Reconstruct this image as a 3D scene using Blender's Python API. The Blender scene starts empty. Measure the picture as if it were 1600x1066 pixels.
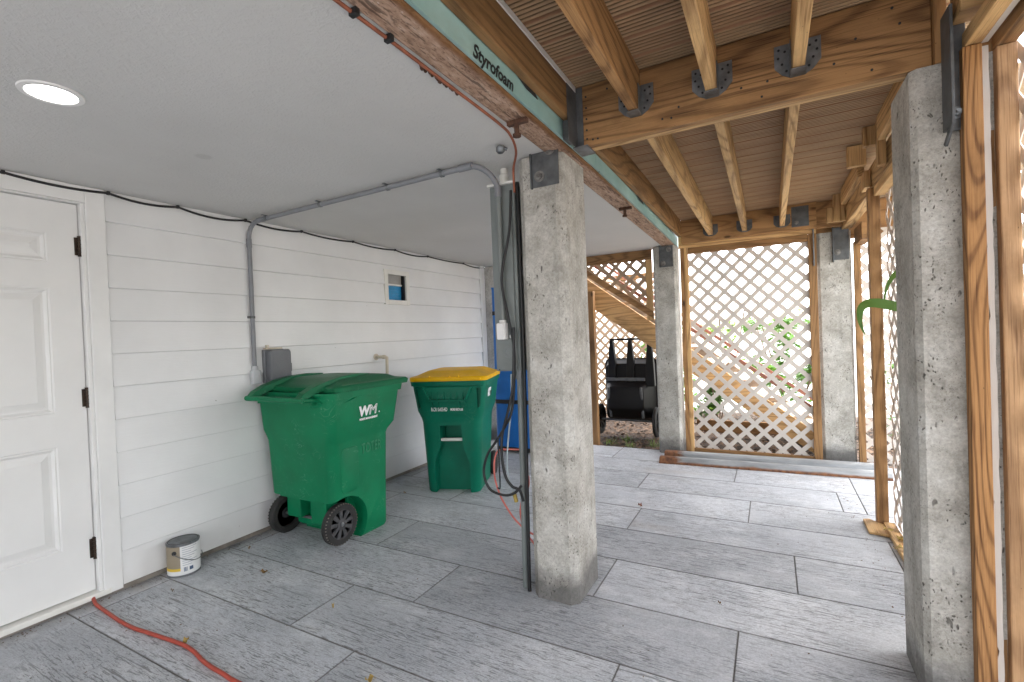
import bpy, bmesh, math, random
from math import sin, cos, pi, radians
from mathutils import Vector, Matrix
random.seed(7)
C = bpy.context.scene.collection
sc = bpy.context.scene

# ------------------------------------------------------------------ materials
class NT:
    def __init__(s, name):
        s.m = bpy.data.materials.new(name); s.m.use_nodes = True
        s.t = s.m.node_tree; s.t.nodes.clear()
        s.out = s.n('ShaderNodeOutputMaterial'); s.b = s.n('ShaderNodeBsdfPrincipled')
        s.l(s.b.outputs[0], s.out.inputs[0])
    def n(s, typ, **kw):
        x = s.t.nodes.new(typ)
        for k, v in kw.items(): setattr(x, k, v)
        return x
    def l(s, a, b): s.t.links.new(a, b)
    def coord(s, kind='Object', scale=(1, 1, 1), rnd=True, loc=(0, 0, 0)):
        tc = s.n('ShaderNodeTexCoord'); mp = s.n('ShaderNodeMapping')
        mp.inputs['Scale'].default_value = scale; mp.inputs['Location'].default_value = loc
        src = tc.outputs[kind]
        if rnd:
            oi = s.n('ShaderNodeObjectInfo'); mu = s.n('ShaderNodeMath', operation='MULTIPLY'); mu.inputs[1].default_value = 37.0
            s.l(oi.outputs['Random'], mu.inputs[0])
            ad = s.n('ShaderNodeVectorMath', operation='ADD'); s.l(src, ad.inputs[0]); s.l(mu.outputs[0], ad.inputs[1]); src = ad.outputs[0]
        s.l(src, mp.inputs[0]); return mp.outputs[0]
    def noise(s, co, scale, detail=4, rough=.55, dist=0):
        x = s.n('ShaderNodeTexNoise'); s.l(co, x.inputs['Vector'])
        x.inputs['Scale'].default_value = scale; x.inputs['Detail'].default_value = detail
        x.inputs['Roughness'].default_value = rough; x.inputs['Distortion'].default_value = dist
        return x.outputs['Fac']
    def vor(s, co, scale, feat='F1', rand=1):
        x = s.n('ShaderNodeTexVoronoi', feature=feat); s.l(co, x.inputs['Vector']); x.inputs['Scale'].default_value = scale
        x.inputs['Randomness'].default_value = rand
        return x.outputs['Distance']
    def ramp(s, f, stops, interp='LINEAR'):
        r = s.n('ShaderNodeValToRGB'); r.color_ramp.interpolation = interp
        e = r.color_ramp.elements
        while len(e) < len(stops): e.new(.5)
        for i, (p, c) in enumerate(stops):
            e[i].position = p; e[i].color = (c, c, c, 1) if isinstance(c, (int, float)) else (*c, 1)
        s.l(f, r.inputs[0]); return r.outputs[0]
    def mix(s, f, a, b, mode='MIX'):
        x = s.n('ShaderNodeMix', data_type='RGBA', blend_type=mode)
        for inp, v in ((x.inputs[0], f), (x.inputs[6], a), (x.inputs[7], b)):
            if isinstance(v, (int, float)): inp.default_value = v
            elif isinstance(v, tuple): inp.default_value = (*v, 1)
            else: s.l(v, inp)
        return x.outputs[2]
    def math(s, op, a, b=0.0):
        x = s.n('ShaderNodeMath', operation=op)
        for i, v in enumerate((a, b)):
            if isinstance(v, (int, float)): x.inputs[i].default_value = v
            else: s.l(v, x.inputs[i])
        return x.outputs[0]
    def bump(s, h, strength=.3, dist=.002):
        x = s.n('ShaderNodeBump'); x.inputs['Strength'].default_value = strength; x.inputs['Distance'].default_value = dist
        s.l(h, x.inputs['Height']); s.l(x.outputs[0], s.b.inputs['Normal'])
    def set(s, col=None, rough=None, metal=None, spec=None):
        for k, v in (('Base Color', col), ('Roughness', rough), ('Metallic', metal), ('Specular IOR Level', spec)):
            if v is None: continue
            if isinstance(v, (int, float)): s.b.inputs[k].default_value = v
            elif isinstance(v, tuple): s.b.inputs[k].default_value = (*v, 1)
            else: s.l(v, s.b.inputs[k])
        return s.m

M = {}
def simple(name, col, rough=.5, var=.15, scale=14, metal=0, bump=0, bscale=80, spec=None, dirt=0):
    t = NT(name); co = t.coord()
    f = t.noise(co, scale, 5)
    lo = tuple(c*(1-var) for c in col); hi = tuple(min(1, c*(1+var)) for c in col)
    c = t.ramp(f, [(.3, lo), (.7, hi)])
    if dirt:
        d = t.ramp(t.noise(co, scale*.35, 6, .65), [(.5, 0), (.75, 1)])
        c = t.mix(t.math('MULTIPLY', d, dirt), c, (.09, .075, .055))
    r = t.math('ADD', t.math('MULTIPLY', f, .15), rough-.07)
    t.set(c, r, metal, spec)
    if bump: t.bump(t.noise(co, bscale, 3), bump)
    M[name] = t.m; return t.m

def wood(name, axis, dark=(.085, .038, .014), light=(.36, .195, .08), freq=120., grey=0., contrast=.8):
    t = NT(name)
    s1 = [1, 1, 1]; s1[axis] = .11
    s2 = [1, 1, 1]; s2[axis] = .018
    co = t.coord('Object', tuple(s1)); co2 = t.coord('Object', tuple(s2)); cw = t.coord('Object', tuple(.5 if k == axis else 1. for k in range(3)))
    n1 = t.noise(co, 3.6, 1.6, .45, .25)
    sn = t.math('ADD', t.math('MULTIPLY', t.math('SINE', t.math('MULTIPLY', n1, freq)), .5), .5)
    band = t.ramp(sn, [(.30, 0), (.72, .30), (.97, 1)])
    wide = t.ramp(t.noise(co, 1.7, 3, .5), [(.36, 0), (.66, 1)])
    fib = t.noise(co2, 330, 3, .75)
    lines = t.ramp(t.noise(co2, 190, 2, .5, .3), [(.36, 1), (.45, 0)])
    a = t.math('ADD', t.math('MULTIPLY', band, .42*contrast), t.math('MULTIPLY', wide, .26))
    a = t.math('ADD', a, t.math('MULTIPLY', t.math('SUBTRACT', fib, .5), .7))
    a = t.math('ADD', a, t.math('MULTIPLY', lines, .22))
    mid = tuple(d*.4+l*.6 for d, l in zip(dark, light))
    c = t.ramp(a, [(.08, light), (.36, mid), (.78, dark)])
    st = t.ramp(t.noise(cw, 4.5, 6, .65), [(.50, 0), (.74, 1)])
    c = t.mix(t.math('MULTIPLY', st, .55), c, tuple(d*.6 for d in dark))
    kn = [2.6, 2.6, 2.6]; kn[axis] = 1.2
    kv = t.vor(t.coord('Object', tuple(kn)), 1.7)
    kf = t.ramp(kv, [(.04, 1), (.085, 0)])
    c = t.mix(t.math('MULTIPLY', kf, .8), c, tuple(d*.4 for d in dark))
    spk = t.ramp(t.vor(cw, 34), [(.035, 1), (.06, 0)])
    c = t.mix(t.math('MULTIPLY', spk, .55), c, (.02, .012, .008))
    oi = t.n('ShaderNodeObjectInfo')
    br = t.math('ADD', t.math('MULTIPLY', oi.outputs['Random'], .45), .78)
    hs = t.n('ShaderNodeHueSaturation'); t.l(br, hs.inputs['Value']); t.l(c, hs.inputs['Color']); hs.inputs['Saturation'].default_value = 1-grey
    t.set(hs.outputs[0], t.math('ADD', t.math('MULTIPLY', fib, .3), .5), 0, .3)
    t.bump(t.math('SUBTRACT', 1.0, a), .5, .003)
    M[name] = t.m; return t.m

for i, ax in enumerate('xyz'): wood('wood_'+ax, i)
for i, ax in enumerate('xyz'): wood('pale_wood_'+ax, i, (.22, .112, .042), (.64, .405, .185), 115)
wood('orange_wood_z', 2, (.115, .045, .014), (.44, .225, .085), 230, 0, .95)
wood('sunny_wood_z', 2, (.14, .066, .028), (.46, .275, .14), 130)
wood('weathered_wood_x', 0, (.26, .17, .10), (.55, .40, .27), 70, .15)
wood('weathered_wood_z', 2, (.26, .17, .10), (.55, .40, .27), 70, .15)
# rough pinkish strand beam
t = NT('soffit_wood'); co = t.coord('Object', (1, .14, 1), False); cw = t.coord('Object', (1, .55, 1), False)
f = t.noise(co, 34, 5, .68); g = t.noise(cw, 60, 4, .7)
c = t.ramp(t.math('ADD', t.math('MULTIPLY', f, .6), t.math('MULTIPLY', g, .4)), [(.33, (.17, .095, .062)), (.5, (.40, .26, .185)), (.66, (.56, .41, .32))])
sl = t.math('MAXIMUM', t.ramp(t.noise(t.coord('Object', (1, .10, 1), False), 60, 3, .6, .4), [(.37, 1), (.42, 0)]), t.math('MULTIPLY', t.ramp(t.noise(t.coord('Object', (1, .2, 1), False), 150, 3, .7), [(.38, 1), (.45, 0)]), .8))
c = t.mix(t.math('MULTIPLY', sl, .75), c, (.07, .04, .028))
wt = t.ramp(t.vor(cw, 60), [(.08, 1), (.16, 0)]); wg = t.ramp(t.noise(cw, 8, 3), [(.5, 0), (.62, 1)])
c = t.mix(t.math('MULTIPLY', t.math('MULTIPLY', wt, wg), .6), c, (.66, .58, .52))
sx = t.n('ShaderNodeSeparateXYZ'); t.l(t.coord('Object', (1, 1, 1), False), sx.inputs[0])
ex = t.math('ADD', t.math('SUBTRACT', sx.outputs['X'], 2.0), t.math('MULTIPLY', t.noise(t.coord('Object', (1, .5, 1), False), 9, 4, .6), .05))
ed = t.ramp(ex, [(.385, 0), (.40, 1)])
c = t.mix(t.math('MULTIPLY', ed, .85), c, (.20, .085, .024))
t.set(c, .75, 0, .25); t.bump(t.math('SUBTRACT', f, sl), .7, .004); M['soffit_wood'] = t.m

# deck underside
t = NT('decking_composite'); co = t.coord('Object', (.25, 1, 1), False)
f = t.noise(co, 9, 5); at = t.n('ShaderNodeAttribute', attribute_name='tint')
c = t.ramp(f, [(.3, (.27, .175, .098)), (.7, (.45, .31, .18))])
c = t.mix(at.outputs['Fac'], c, (.34, .19, .11), 'MIX')
eg = t.n('ShaderNodeAttribute', attribute_name='edge')
c = t.mix(t.math('MULTIPLY', eg.outputs['Fac'], .85), c, (.028, .019, .012))  # shade in the rib grooves painted into the board colour
t.set(c, .6, 0, .3); t.bump(t.noise(t.coord('Object', (.1, 1, 1), False), 120, 2), .3); M['decking'] = t.m

# painted ceiling
t = NT('ceiling_paint'); co = t.coord('Object', (1, 1, 1), False)
f = t.noise(co, 1.3, 4)
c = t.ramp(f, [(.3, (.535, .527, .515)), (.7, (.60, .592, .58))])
sp = t.n('ShaderNodeVectorMath', operation='DISTANCE'); t.l(co, sp.inputs[0]); sp.inputs[1].default_value = (.923, 1.282, 2.2)
c = t.mix(t.math('MULTIPLY', t.ramp(sp.outputs['Value'], [(.028, 1), (.04, 0)]), .5), c, (.42, .41, .40))
t.set(c, .62, 0, .4)
h = t.ramp(t.noise(co, 62, 3, .55, .6), [(.42, 0), (.62, 1)])
t.bump(t.math('ADD', h, t.math('MULTIPLY', t.noise(co, 200, 2), .4)), .3, .003); M['ceiling'] = t.m

# white siding
t = NT('siding_paint'); co = t.coord('Object', (1, .12, 1), False); cw = t.coord('Object', (1, 1, 1), False)
f = t.noise(cw, 2.0, 5)
c = t.ramp(f, [(.3, (.70, .70, .695)), (.7, (.78, .78, .775))])
dz = t.n('ShaderNodeSeparateXYZ'); t.l(cw, dz.inputs[0])
low = t.ramp(dz.outputs['Z'], [(.0, 1), (.25, 0)])
c = t.mix(t.math('MULTIPLY', t.math('MULTIPLY', low, t.noise(cw, 6, 5)), .42), c, (.33, .29, .24))
spk = t.ramp(t.vor(cw, 4.3), [(.012, 1), (.02, 0)])
c = t.mix(t.math('MULTIPLY', spk, .7), c, (.2, .18, .15))
t.set(c, .5, 0, .4); t.bump(t.noise(co, 95, 4, .7, .4), .42, .002); M['siding'] = t.m
simple('white_paint', (.74, .735, .72), .42, .05, 5, bump=.08, bscale=50)
simple('door_paint', (.72, .715, .70), .38, .03, 4, bump=.05, bscale=60)
simple('offwhite_trim', (.74, .725, .68), .5, .08, 6)
simple('foundation', (.22, .195, .165), .85, .35, 9, bump=.5, bscale=70, dirt=.5)
simple('bronze', (.045, .03, .022), .45, .4, 40, metal=.7)
simple('black_plastic', (.012, .012, .013), .5, .3, 20)
simple('tread_dust', (.13, .115, .10), .85, .3, 30)
simple('rim_plastic', (.045, .045, .048), .5, .2, 20)
simple('black_rubber', (.018, .017, .016), .75, .3, 30, bump=.2)
simple('cart_plastic', (.006, .0055, .006), .5, .35, 7, spec=.22, dirt=.08)
simple('grey_pvc', (.20, .205, .22), .5, .12, 12)
simple('pale_grey_pvc', (.42, .43, .44), .5, .1, 12)
simple('dark_grey_box', (.115, .12, .13), .45, .12, 8)
simple('panel_grey', (.185, .205, .20), .45, .12, 5, dirt=.15)
simple('beige_pvc', (.58, .51, .40), .5, .12, 10)
simple('white_plastic', (.72, .71, .70), .4, .05, 10)
simple('steel_dark', (.105, .11, .115), .55, .35, 18, metal=.35, bump=.2, bscale=60, dirt=.3)
simple('galvanised', (.20, .21, .22), .48, .3, 26, metal=.75, dirt=.2)
simple('bolt_steel', (.20, .19, .18), .5, .4, 40, metal=.5, dirt=.3)
simple('copper', (.30, .10, .055), .6, .25, 25, metal=.35)
simple('rust', (.085, .04, .024), .9, .5, 50, bump=.6, bscale=90)
simple('blue_foam', (.008, .15, .52), .45, .12, 5)
simple('red_cord', (.36, .05, .028), .5, .15, 25)
simple('pink_cord', (.62, .16, .13), .5, .15, 25)
simple('clear_hose', (.36, .42, .44), .3, .1, 25)
simple('pane_blue', (.015, .24, .48), .35, .15, 12)
simple('pane_grey', (.34, .33, .31), .5, .1, 8)
simple('dead_leaf', (.20, .11, .035), .7, .5, 40)
simple('yellow_leaf', (.36, .25, .07), .7, .4, 40)
simple('wood_chip', (.15, .095, .06), .85, .6, 60)
simple('soil', (.07, .048, .034), .95, .5, 20, bump=.8, bscale=60)
simple('red_brown', (.25, .10, .065), .7, .2, 10)
simple('vinyl_text', (.80, .80, .80), .5, .03, 10)
simple('text_black', (.012, .014, .016), .6, .1, 30)
simple('emboss_green', (.008, .17, .075), .4, .1, 12)
simple('can_lid', (.33, .33, .32), .45, .3, 30, metal=.3, dirt=.4)
simple('brass', (.5, .36, .10), .35, .2, 20, metal=.8)

# concrete for columns
t = NT('column_concrete'); co = t.coord('Object', (1, 1, 1)); pz = t.n('ShaderNodeNewGeometry'); sp = t.n('ShaderNodeSeparateXYZ'); t.l(pz.outputs['Position'], sp.inputs[0])
f = t.noise(co, 5.5, 11, .70)
c = t.ramp(f, [(.28, (.25, .235, .205)), (.46, (.40, .38, .34)), (.56, (.49, .47, .43)), (.72, (.62, .605, .565))])
fine = t.noise(co, 85, 6, .75)
c = t.mix(.55, c, t.ramp(fine, [(.30, .28), (.70, .78)]), 'OVERLAY')
smear = t.ramp(t.noise(t.coord('Object', (1, 1, .25)), 8, 8, .72), [(.56, 0), (.70, 1)])
c = t.mix(t.math('MULTIPLY', smear, .5), c, (.13, .12, .10))
wh = t.ramp(t.noise(co, 7.3, 8, .7), [(.57, 0), (.68, 1)])
c = t.mix(t.math('MULTIPLY', wh, .45), c, (.66, .645, .60))
def pitmask(scale, lo, hi, gs, g0, st):
    warp = t.n('ShaderNodeVectorMath', operation='ADD'); cc = t.coord('Object', (1, 1, st)); nn = t.n('ShaderNodeTexNoise'); nn.inputs['Scale'].default_value = 30; t.l(cc, nn.inputs['Vector'])
    sc_ = t.n('ShaderNodeVectorMath', operation='SCALE'); t.l(nn.outputs['Color'], sc_.inputs[0]); sc_.inputs['Scale'].default_value = .035
    t.l(cc, warp.inputs[0]); t.l(sc_.outputs[0], warp.inputs[1])
    return t.math('MULTIPLY', t.ramp(t.vor(warp.outputs[0], scale), [(lo, 1), (hi, 0)]), t.ramp(t.noise(co, gs, 2), [(g0, 0), (g0+.06, 1)]))
pit = pitmask(30, .09, .17, 5, .53, .38)
p2 = pitmask(80, .14, .26, 8, .50, .6)
p3 = pitmask(160, .14, .28, 12, .47, .8)
c = t.mix(t.math('MULTIPLY', pit, .7), c, (.07, .062, .052))
c = t.mix(t.math('MULTIPLY', p2, .75), c, (.07, .062, .052))
c = t.mix(t.math('MULTIPLY', p3, .5), c, (.09, .08, .07))
base = t.ramp(t.math('ADD', sp.outputs['Z'], t.math('MULTIPLY', t.noise(co, 8, 6), .22)), [(.19, 1), (.29, 0)])
c = t.mix(t.math('MULTIPLY', base, .72), c, (.075, .073, .074))
t.set(c, .82, 0, .25)
h = t.math('SUBTRACT', t.math('ADD', fine, t.math('MULTIPLY', f, 1.2)), t.math('MULTIPLY', t.math('ADD', pit, p2), 1.5))
t.bump(h, .8, .005); M['concrete'] = t.m

# stamped-concrete floor
t = NT('stamped_concrete'); co = t.coord('Object', (1, 1, 1), False)
at = t.n('ShaderNodeAttribute', attribute_name='tint')
jit = t.n('ShaderNodeVectorMath', operation='ADD'); t.l(co, jit.inputs[0])
cmb = t.n('ShaderNodeCombineXYZ'); t.l(t.math('MULTIPLY', at.outputs['Fac'], 9.0), cmb.inputs[0]); t.l(t.math('MULTIPLY', at.outputs['Fac'], 5.0), cmb.inputs[2])
t.l(cmb.outputs[0], jit.inputs[1]); cj = jit.outputs[0]
def mapped(src, s):
    mp = t.n('ShaderNodeMapping'); mp.inputs['Scale'].default_value = s; t.l(src, mp.inputs[0]); return mp.outputs[0]
big = t.noise(cj, 1.7, 6, .6)
c = t.ramp(big, [(.28, (.35, .365, .39)), (.5, (.44, .455, .482)), (.72, (.54, .553, .577))])
fine = t.noise(cj, 130, 5, .75)
c = t.mix(.5, c, t.ramp(fine, [(.30, .24), (.70, .80)]), 'OVERLAY')
c = t.mix(t.ramp(t.noise(cj, 24, 5, .7), [(.30, .32), (.47, 0)]), c, (.22, .22, .225))
white = t.ramp(t.noise(mapped(cj, (1, 2, 1)), 3.3, 8, .72), [(.52, 0), (.70, 1)])
c = t.mix(t.math('MULTIPLY', white, .55), c, (.74, .745, .755))
g1 = t.ramp(t.noise(mapped(cj, (.22, 2.0, 1)), 75, 3, .6, .6), [(.40, 1), (.44, 0)])
g2 = t.ramp(t.noise(mapped(cj, (.06, 1.5, 1)), 52, 3, .6, .8), [(.355, 1), (.385, 0)])
g3 = t.ramp(t.noise(mapped(cj, (.3, 1.6, 1)), 150, 2, .6), [(.36, 1), (.43, 0)])
mask = t.ramp(t.noise(mapped(cj, (.7, 1.6, 1)), 1.9, 5, .6), [(.38, .22), (.54, 1)])
gr = t.math('MULTIPLY', t.math('MAXIMUM', t.math('MAXIMUM', g1, g2), t.math('MULTIPLY', g3, .6)), mask)
c = t.mix(t.math('MULTIPLY', gr, .70), c, (.095, .093, .092))
tan = t.ramp(t.noise(mapped(cj, (.6, 2, 1)), 1.5, 5, .6), [(.6, 0), (.78, 1)])
c = t.mix(t.math('MULTIPLY', tan, .35), c, (.27, .21, .14))
tv = t.math('ADD', t.math('MULTIPLY', at.outputs['Fac'], .24), .88)
hs2 = t.n('ShaderNodeHueSaturation'); t.l(tv, hs2.inputs['Value']); t.l(c, hs2.inputs['Color']); c = hs2.outputs[0]
edge = t.n('ShaderNodeAttribute', attribute_name='edge')
c = t.mix(t.math('MULTIPLY', edge.outputs['Fac'], .95), c, (.075, .062, .046))
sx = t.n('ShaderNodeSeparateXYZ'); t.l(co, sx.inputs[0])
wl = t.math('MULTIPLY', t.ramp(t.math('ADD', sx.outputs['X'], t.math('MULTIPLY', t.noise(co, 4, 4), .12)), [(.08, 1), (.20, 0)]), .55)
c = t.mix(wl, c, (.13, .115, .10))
t.set(c, t.math('ADD', t.math('MULTIPLY', fine, .25), .38), 0, .45)
h = t.math('SUBTRACT', t.math('MULTIPLY', fine, .4), t.math('MULTIPLY', gr, 1.0))
t.bump(h, .6, .003); M['floor'] = t.m

# bins: green plastic with scuffs
def binmat(name, col, scratch):
    t = NT(name); co = t.coord()
    f = t.noise(co, 4, 4)
    c = t.ramp(f, [(.3, tuple(x*.82 for x in col)), (.7, tuple(x*1.12 for x in col))])
    dn = t.math('ABSOLUTE', t.math('SUBTRACT', t.noise(t.coord('Object', (1, 1.2, 2.2)), 3.2, 3, .6, 2.2), .5))
    s = t.math('MULTIPLY', t.ramp(dn, [(.0, 1), (.011, 0)]), t.ramp(t.noise(co, 5, 3), [(.53, 0), (.63, 1)]))
    s2 = t.math('MULTIPLY', t.ramp(t.noise(co, 30, 6, .75), [(.56, 0), (.70, 1)]), t.ramp(t.noise(co, 3.1, 3), [(.5, 0), (.65, 1)]))
    s = t.math('MAXIMUM', s, t.math('MULTIPLY', s2, .55))
    c = t.mix(t.math('MULTIPLY', s, scratch), c, (.30, .50, .38))
    d = t.ramp(t.noise(co, 2.4, 6, .7), [(.56, 0), (.8, 1)])
    c = t.mix(t.math('MULTIPLY', d, .22), c, (.05, .055, .035))
    t.set(c, t.math('ADD', t.math('MULTIPLY', f, .2), .36), 0, .22); t.bump(t.noise(co, 170, 3), .12, .001); M[name] = t.m
binmat('bin_green', (.002, .165, .068), .24)
binmat('bin_green_dark', (.001, .145, .085), .10)
binmat('bin_recess', (.002, .070, .045), .03)
binmat('lid_green', (.008, .135, .056), .25)
binmat('lid_yellow', (.82, .46, .004), .0)

# lattice vinyl (slightly translucent)
t = NT('vinyl_lattice'); t.set((.69, .64, .59), .5, 0, .3)
tr = t.n('ShaderNodeBsdfTranslucent'); tr.inputs[0].default_value = (.8, .68, .58, 1)
mx = t.n('ShaderNodeMixShader'); mx.inputs[0].default_value = .16
t.l(t.b.outputs[0], mx.inputs[1]); t.l(tr.outputs[0], mx.inputs[2]); t.l(mx.outputs[0], t.out.inputs[0]); M['lattice'] = t.m
t = NT('brown_lattice'); t.set((.42, .30, .20), .6, 0, .3); M['brown_lattice'] = t.m

# foam sheathing
t = NT('teal_foam'); co = t.coord('Object', (1, 1, 1), False)
c = t.ramp(t.noise(co, 3, 5), [(.3, (.22, .37, .35)), (.7, (.36, .53, .50))])
d = t.ramp(t.noise(t.coord('Object', (1, .4, 1), False), 5, 6, .7), [(.5, 0), (.75, 1)])
c = t.mix(t.math('MULTIPLY', d, .4), c, (.25, .23, .15)); t.set(c, .55, 0, .35); M['foam'] = t.m

# rusty galvanised steel
t = NT('rusty_steel'); co = t.coord('Object', (.3, 1, 1), False); cw = t.coord('Object', (1, 1, 1), False)
sx = t.n('ShaderNodeSeparateXYZ'); t.l(cw, sx.inputs[0])
nz = t.noise(t.coord('Object', (1.5, 6, 6), False), 3, 7, .7)
lowr = t.ramp(t.math('ADD', sx.outputs['Z'], t.math('MULTIPLY', nz, .035)), [(.034, 1), (.046, 0)])
endr = t.ramp(t.math('ADD', t.math('SUBTRACT', sx.outputs['X'], 2.0), t.math('MULTIPLY', nz, .30)), [(.50, 1), (.56, 0)])
rr = t.math('MAXIMUM', lowr, endr)
c = t.mix(rr, t.ramp(t.noise(co, 12, 5), [(.3, (.20, .21, .215)), (.7, (.36, .37, .38))]), t.ramp(t.noise(cw, 30, 5), [(.3, (.07, .028, .015)), (.7, (.24, .10, .04))]))
t.set(c, t.math('ADD', t.math('MULTIPLY', rr, .4), .42), t.math('SUBTRACT', .15, t.math('MULTIPLY', rr, .15))); M['rusty_steel'] = t.m

# ground
t = NT('pale_ground'); co = t.coord('Object', (1, 1, 1), False)
t.set(t.ramp(t.noise(co, .6, 8, .65), [(.3, (.40, .375, .33)), (.7, (.56, .53, .47))]), .9); t.bump(t.noise(co, 30, 6), .4, .01); M['ground'] = t.m
t = NT('drive_concrete'); co = t.coord('Object', (1, 1, 1), False)
t.set(t.ramp(t.noise(co, 1.2, 8, .65), [(.3, (.42, .41, .39)), (.7, (.56, .55, .53))]), .85); M['drive'] = t.m

def leafmat(name, a, b):
    t = NT(name); oi = t.n('ShaderNodeObjectInfo'); co = t.coord()
    c = t.ramp(t.noise(co, 5, 4), [(.3, a), (.7, b)]); t.set(c, .45, 0, .4)
    tr = t.n('ShaderNodeBsdfTranslucent'); t.l(t.mix(.5, c, (.35, .5, .08)), tr.inputs[0])
    mx = t.n('ShaderNodeMixShader'); mx.inputs[0].default_value = .35
    t.l(t.b.outputs[0], mx.inputs[1]); t.l(tr.outputs[0], mx.inputs[2]); t.l(mx.outputs[0], t.out.inputs[0]); M[name] = t.m
leafmat('leaf_green', (.045, .13, .022), (.12, .26, .05))
leafmat('leaf_bright', (.07, .19, .03), (.16, .34, .07))
leafmat('leaf_deep', (.028, .085, .012), (.06, .15, .028))
leafmat('leaf_lime', (.16, .30, .05), (.30, .42, .10))
leafmat('grass_green', (.06, .12, .03), (.17, .22, .07))
simple('bark', (.16, .11, .075), .9, .35, 14, bump=.6)

t = NT('lamp_glow'); e = t.n('ShaderNodeEmission'); e.inputs[0].default_value = (1, .98, .94, 1); e.inputs[1].default_value = 13
t.l(e.outputs[0], t.out.inputs[0]); M['glow'] = t.m

# ------------------------------------------------------------------ mesh helpers
class MB:
    def __init__(s): s.v = []; s.f = []; s.tint = []; s.edge = []
    def add(s, vs, fs, tint=0.0):
        o = len(s.v); s.v += [tuple(v) for v in vs]; s.f += [tuple(i+o for i in f) for f in fs]; s.tint += [tint]*len(vs); s.edge += [0.0]*len(vs); return s
    def box(s, x0, x1, y0, y1, z0, z1, tint=0.0):
        return s.add([(x0, y0, z0), (x1, y0, z0), (x1, y1, z0), (x0, y1, z0), (x0, y0, z1), (x1, y0, z1), (x1, y1, z1), (x0, y1, z1)],
                     [(0, 3, 2, 1), (4, 5, 6, 7), (0, 1, 5, 4), (1, 2, 6, 5), (2, 3, 7, 6), (3, 0, 4, 7)], tint)
    def loft(s, secs, cap0=True, cap1=True, closed=True):
        n = len(secs[0]); vs = [p for q in secs for p in q]; fs = []
        for i in range(len(secs)-1):
            for j in range(n if closed else n-1):
                a = i*n+j; b = i*n+(j+1) % n; fs.append((a, b, b+n, a+n))
        if cap0: fs.append(tuple(reversed(range(n))))
        if cap1: fs.append(tuple(range((len(secs)-1)*n, len(secs)*n)))
        return s.add(vs, fs)
    def tube(s, pts, r, seg=10, cap=True, rr=None):
        pts = [Vector(p) for p in pts]; secs = []
        up = Vector((0, 0, 1)); prev = None
        for i, p in enumerate(pts):
            d = (pts[min(i+1, len(pts)-1)]-pts[max(i-1, 0)]).normalized()
            if prev is None:
                a = d.cross(up if abs(d.z) < .9 else Vector((1, 0, 0))).normalized()
            else:
                a = (prev-d*prev.dot(d)).normalized()
            prev = a; b = d.cross(a); q = rr[i] if rr else r
            secs.append([p+(a*cos(k*2*pi/seg)+b*sin(k*2*pi/seg))*q for k in range(seg)])
        return s.loft(secs, cap, cap)
    def lathe(s, prof, origin=(0, 0, 0), axis='z', seg=32, cap=True):
        secs = []
        for r, h in prof:
            ring = []
            for k in range(seg):
                a = 2*pi*k/seg; x, y = r*cos(a), r*sin(a)
                p = (x, y, h) if axis == 'z' else ((h, x, y) if axis == 'x' else (y, h, x))
                ring.append(tuple(o+q for o, q in zip(origin, p)))
            secs.append(ring)
        return s.loft(secs, cap, cap)
    def prism(s, poly, d):           # poly: list of 3d points, d: extrusion vector
        n = len(poly); vs = [Vector(p) for p in poly]+[Vector(p)+Vector(d) for p in poly]
        fs = [tuple(reversed(range(n))), tuple(range(n, 2*n))]+[(i, (i+1) % n, (i+1) % n+n, i+n) for i in range(n)]
        return s.add(vs, fs)
    def mesh(s, name, smooth=None):
        me = bpy.data.meshes.new(name); me.from_pydata(s.v, [], s.f); me.update()
        bm = bmesh.new(); bm.from_mesh(me); bmesh.ops.recalc_face_normals(bm, faces=bm.faces); bm.to_mesh(me); bm.free()
        if any(s.tint):
            a = me.attributes.new('tint', 'FLOAT', 'POINT'); a.data.foreach_set('value', s.tint)
        if any(s.edge):
            a = me.attributes.new('edge', 'FLOAT', 'POINT'); a.data.foreach_set('value', s.edge)
        if smooth is not None:
            me.shade_smooth(); me.set_sharp_from_angle(angle=radians(smooth))
        return me

def tag(o, label=None, cat=None, group=None, kind=None):
    if label: o['label'] = label
    if cat: o['category'] = cat
    if group: o['group'] = group
    if kind: o['kind'] = kind
    return o
def obj(name, mb, mat, parent=None, smooth=None, bevel=0, bseg=2):
    me = mb.mesh(name, smooth) if isinstance(mb, MB) else mb
    if not me.materials: me.materials.append(M[mat] if isinstance(mat, str) else mat)
    o = bpy.data.objects.new(name, me); C.objects.link(o)
    if parent is not None: o.parent = parent; o.matrix_parent_inverse = parent.matrix_basis.inverted()
    if bevel:
        b = o.modifiers.new('bevel', 'BEVEL'); b.width = bevel; b.segments = bseg; b.limit_method = 'ANGLE'; b.angle_limit = radians(40)
    return o
def thing(name, label, cat, loc=(0, 0, 0), rz=0, group=None):
    o = bpy.data.objects.new(name, None); C.objects.link(o); o.location = loc; o.rotation_euler = (0, 0, rz); o.empty_display_size = .1
    bpy.context.view_layer.update()
    return tag(o, label, cat, group)
def local(name, mb, mat, parent, **k):       # mesh given in the parent's own coordinates
    o = obj(name, mb, mat, None, **k); o.parent = parent; return o
def struct(name, mb, mat, **k):
    o = obj(name, mb, mat, **k); o['kind'] = 'structure'; return o
def board(x0, x1, y0, y1, z0, z1): return MB().box(x0, x1, y0, y1, z0, z1)
def rrect(x0, x1, y0, y1, z, r, n=5):
    out = []
    for cx, cy, a0 in ((x1-r, y1-r, 0), (x0+r, y1-r, pi/2), (x0+r, y0+r, pi), (x1-r, y0+r, 3*pi/2)):
        for k in range(n+1):
            a = a0+k*pi/2/n; out.append((cx+r*cos(a), cy+r*sin(a), z))
    return out
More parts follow.
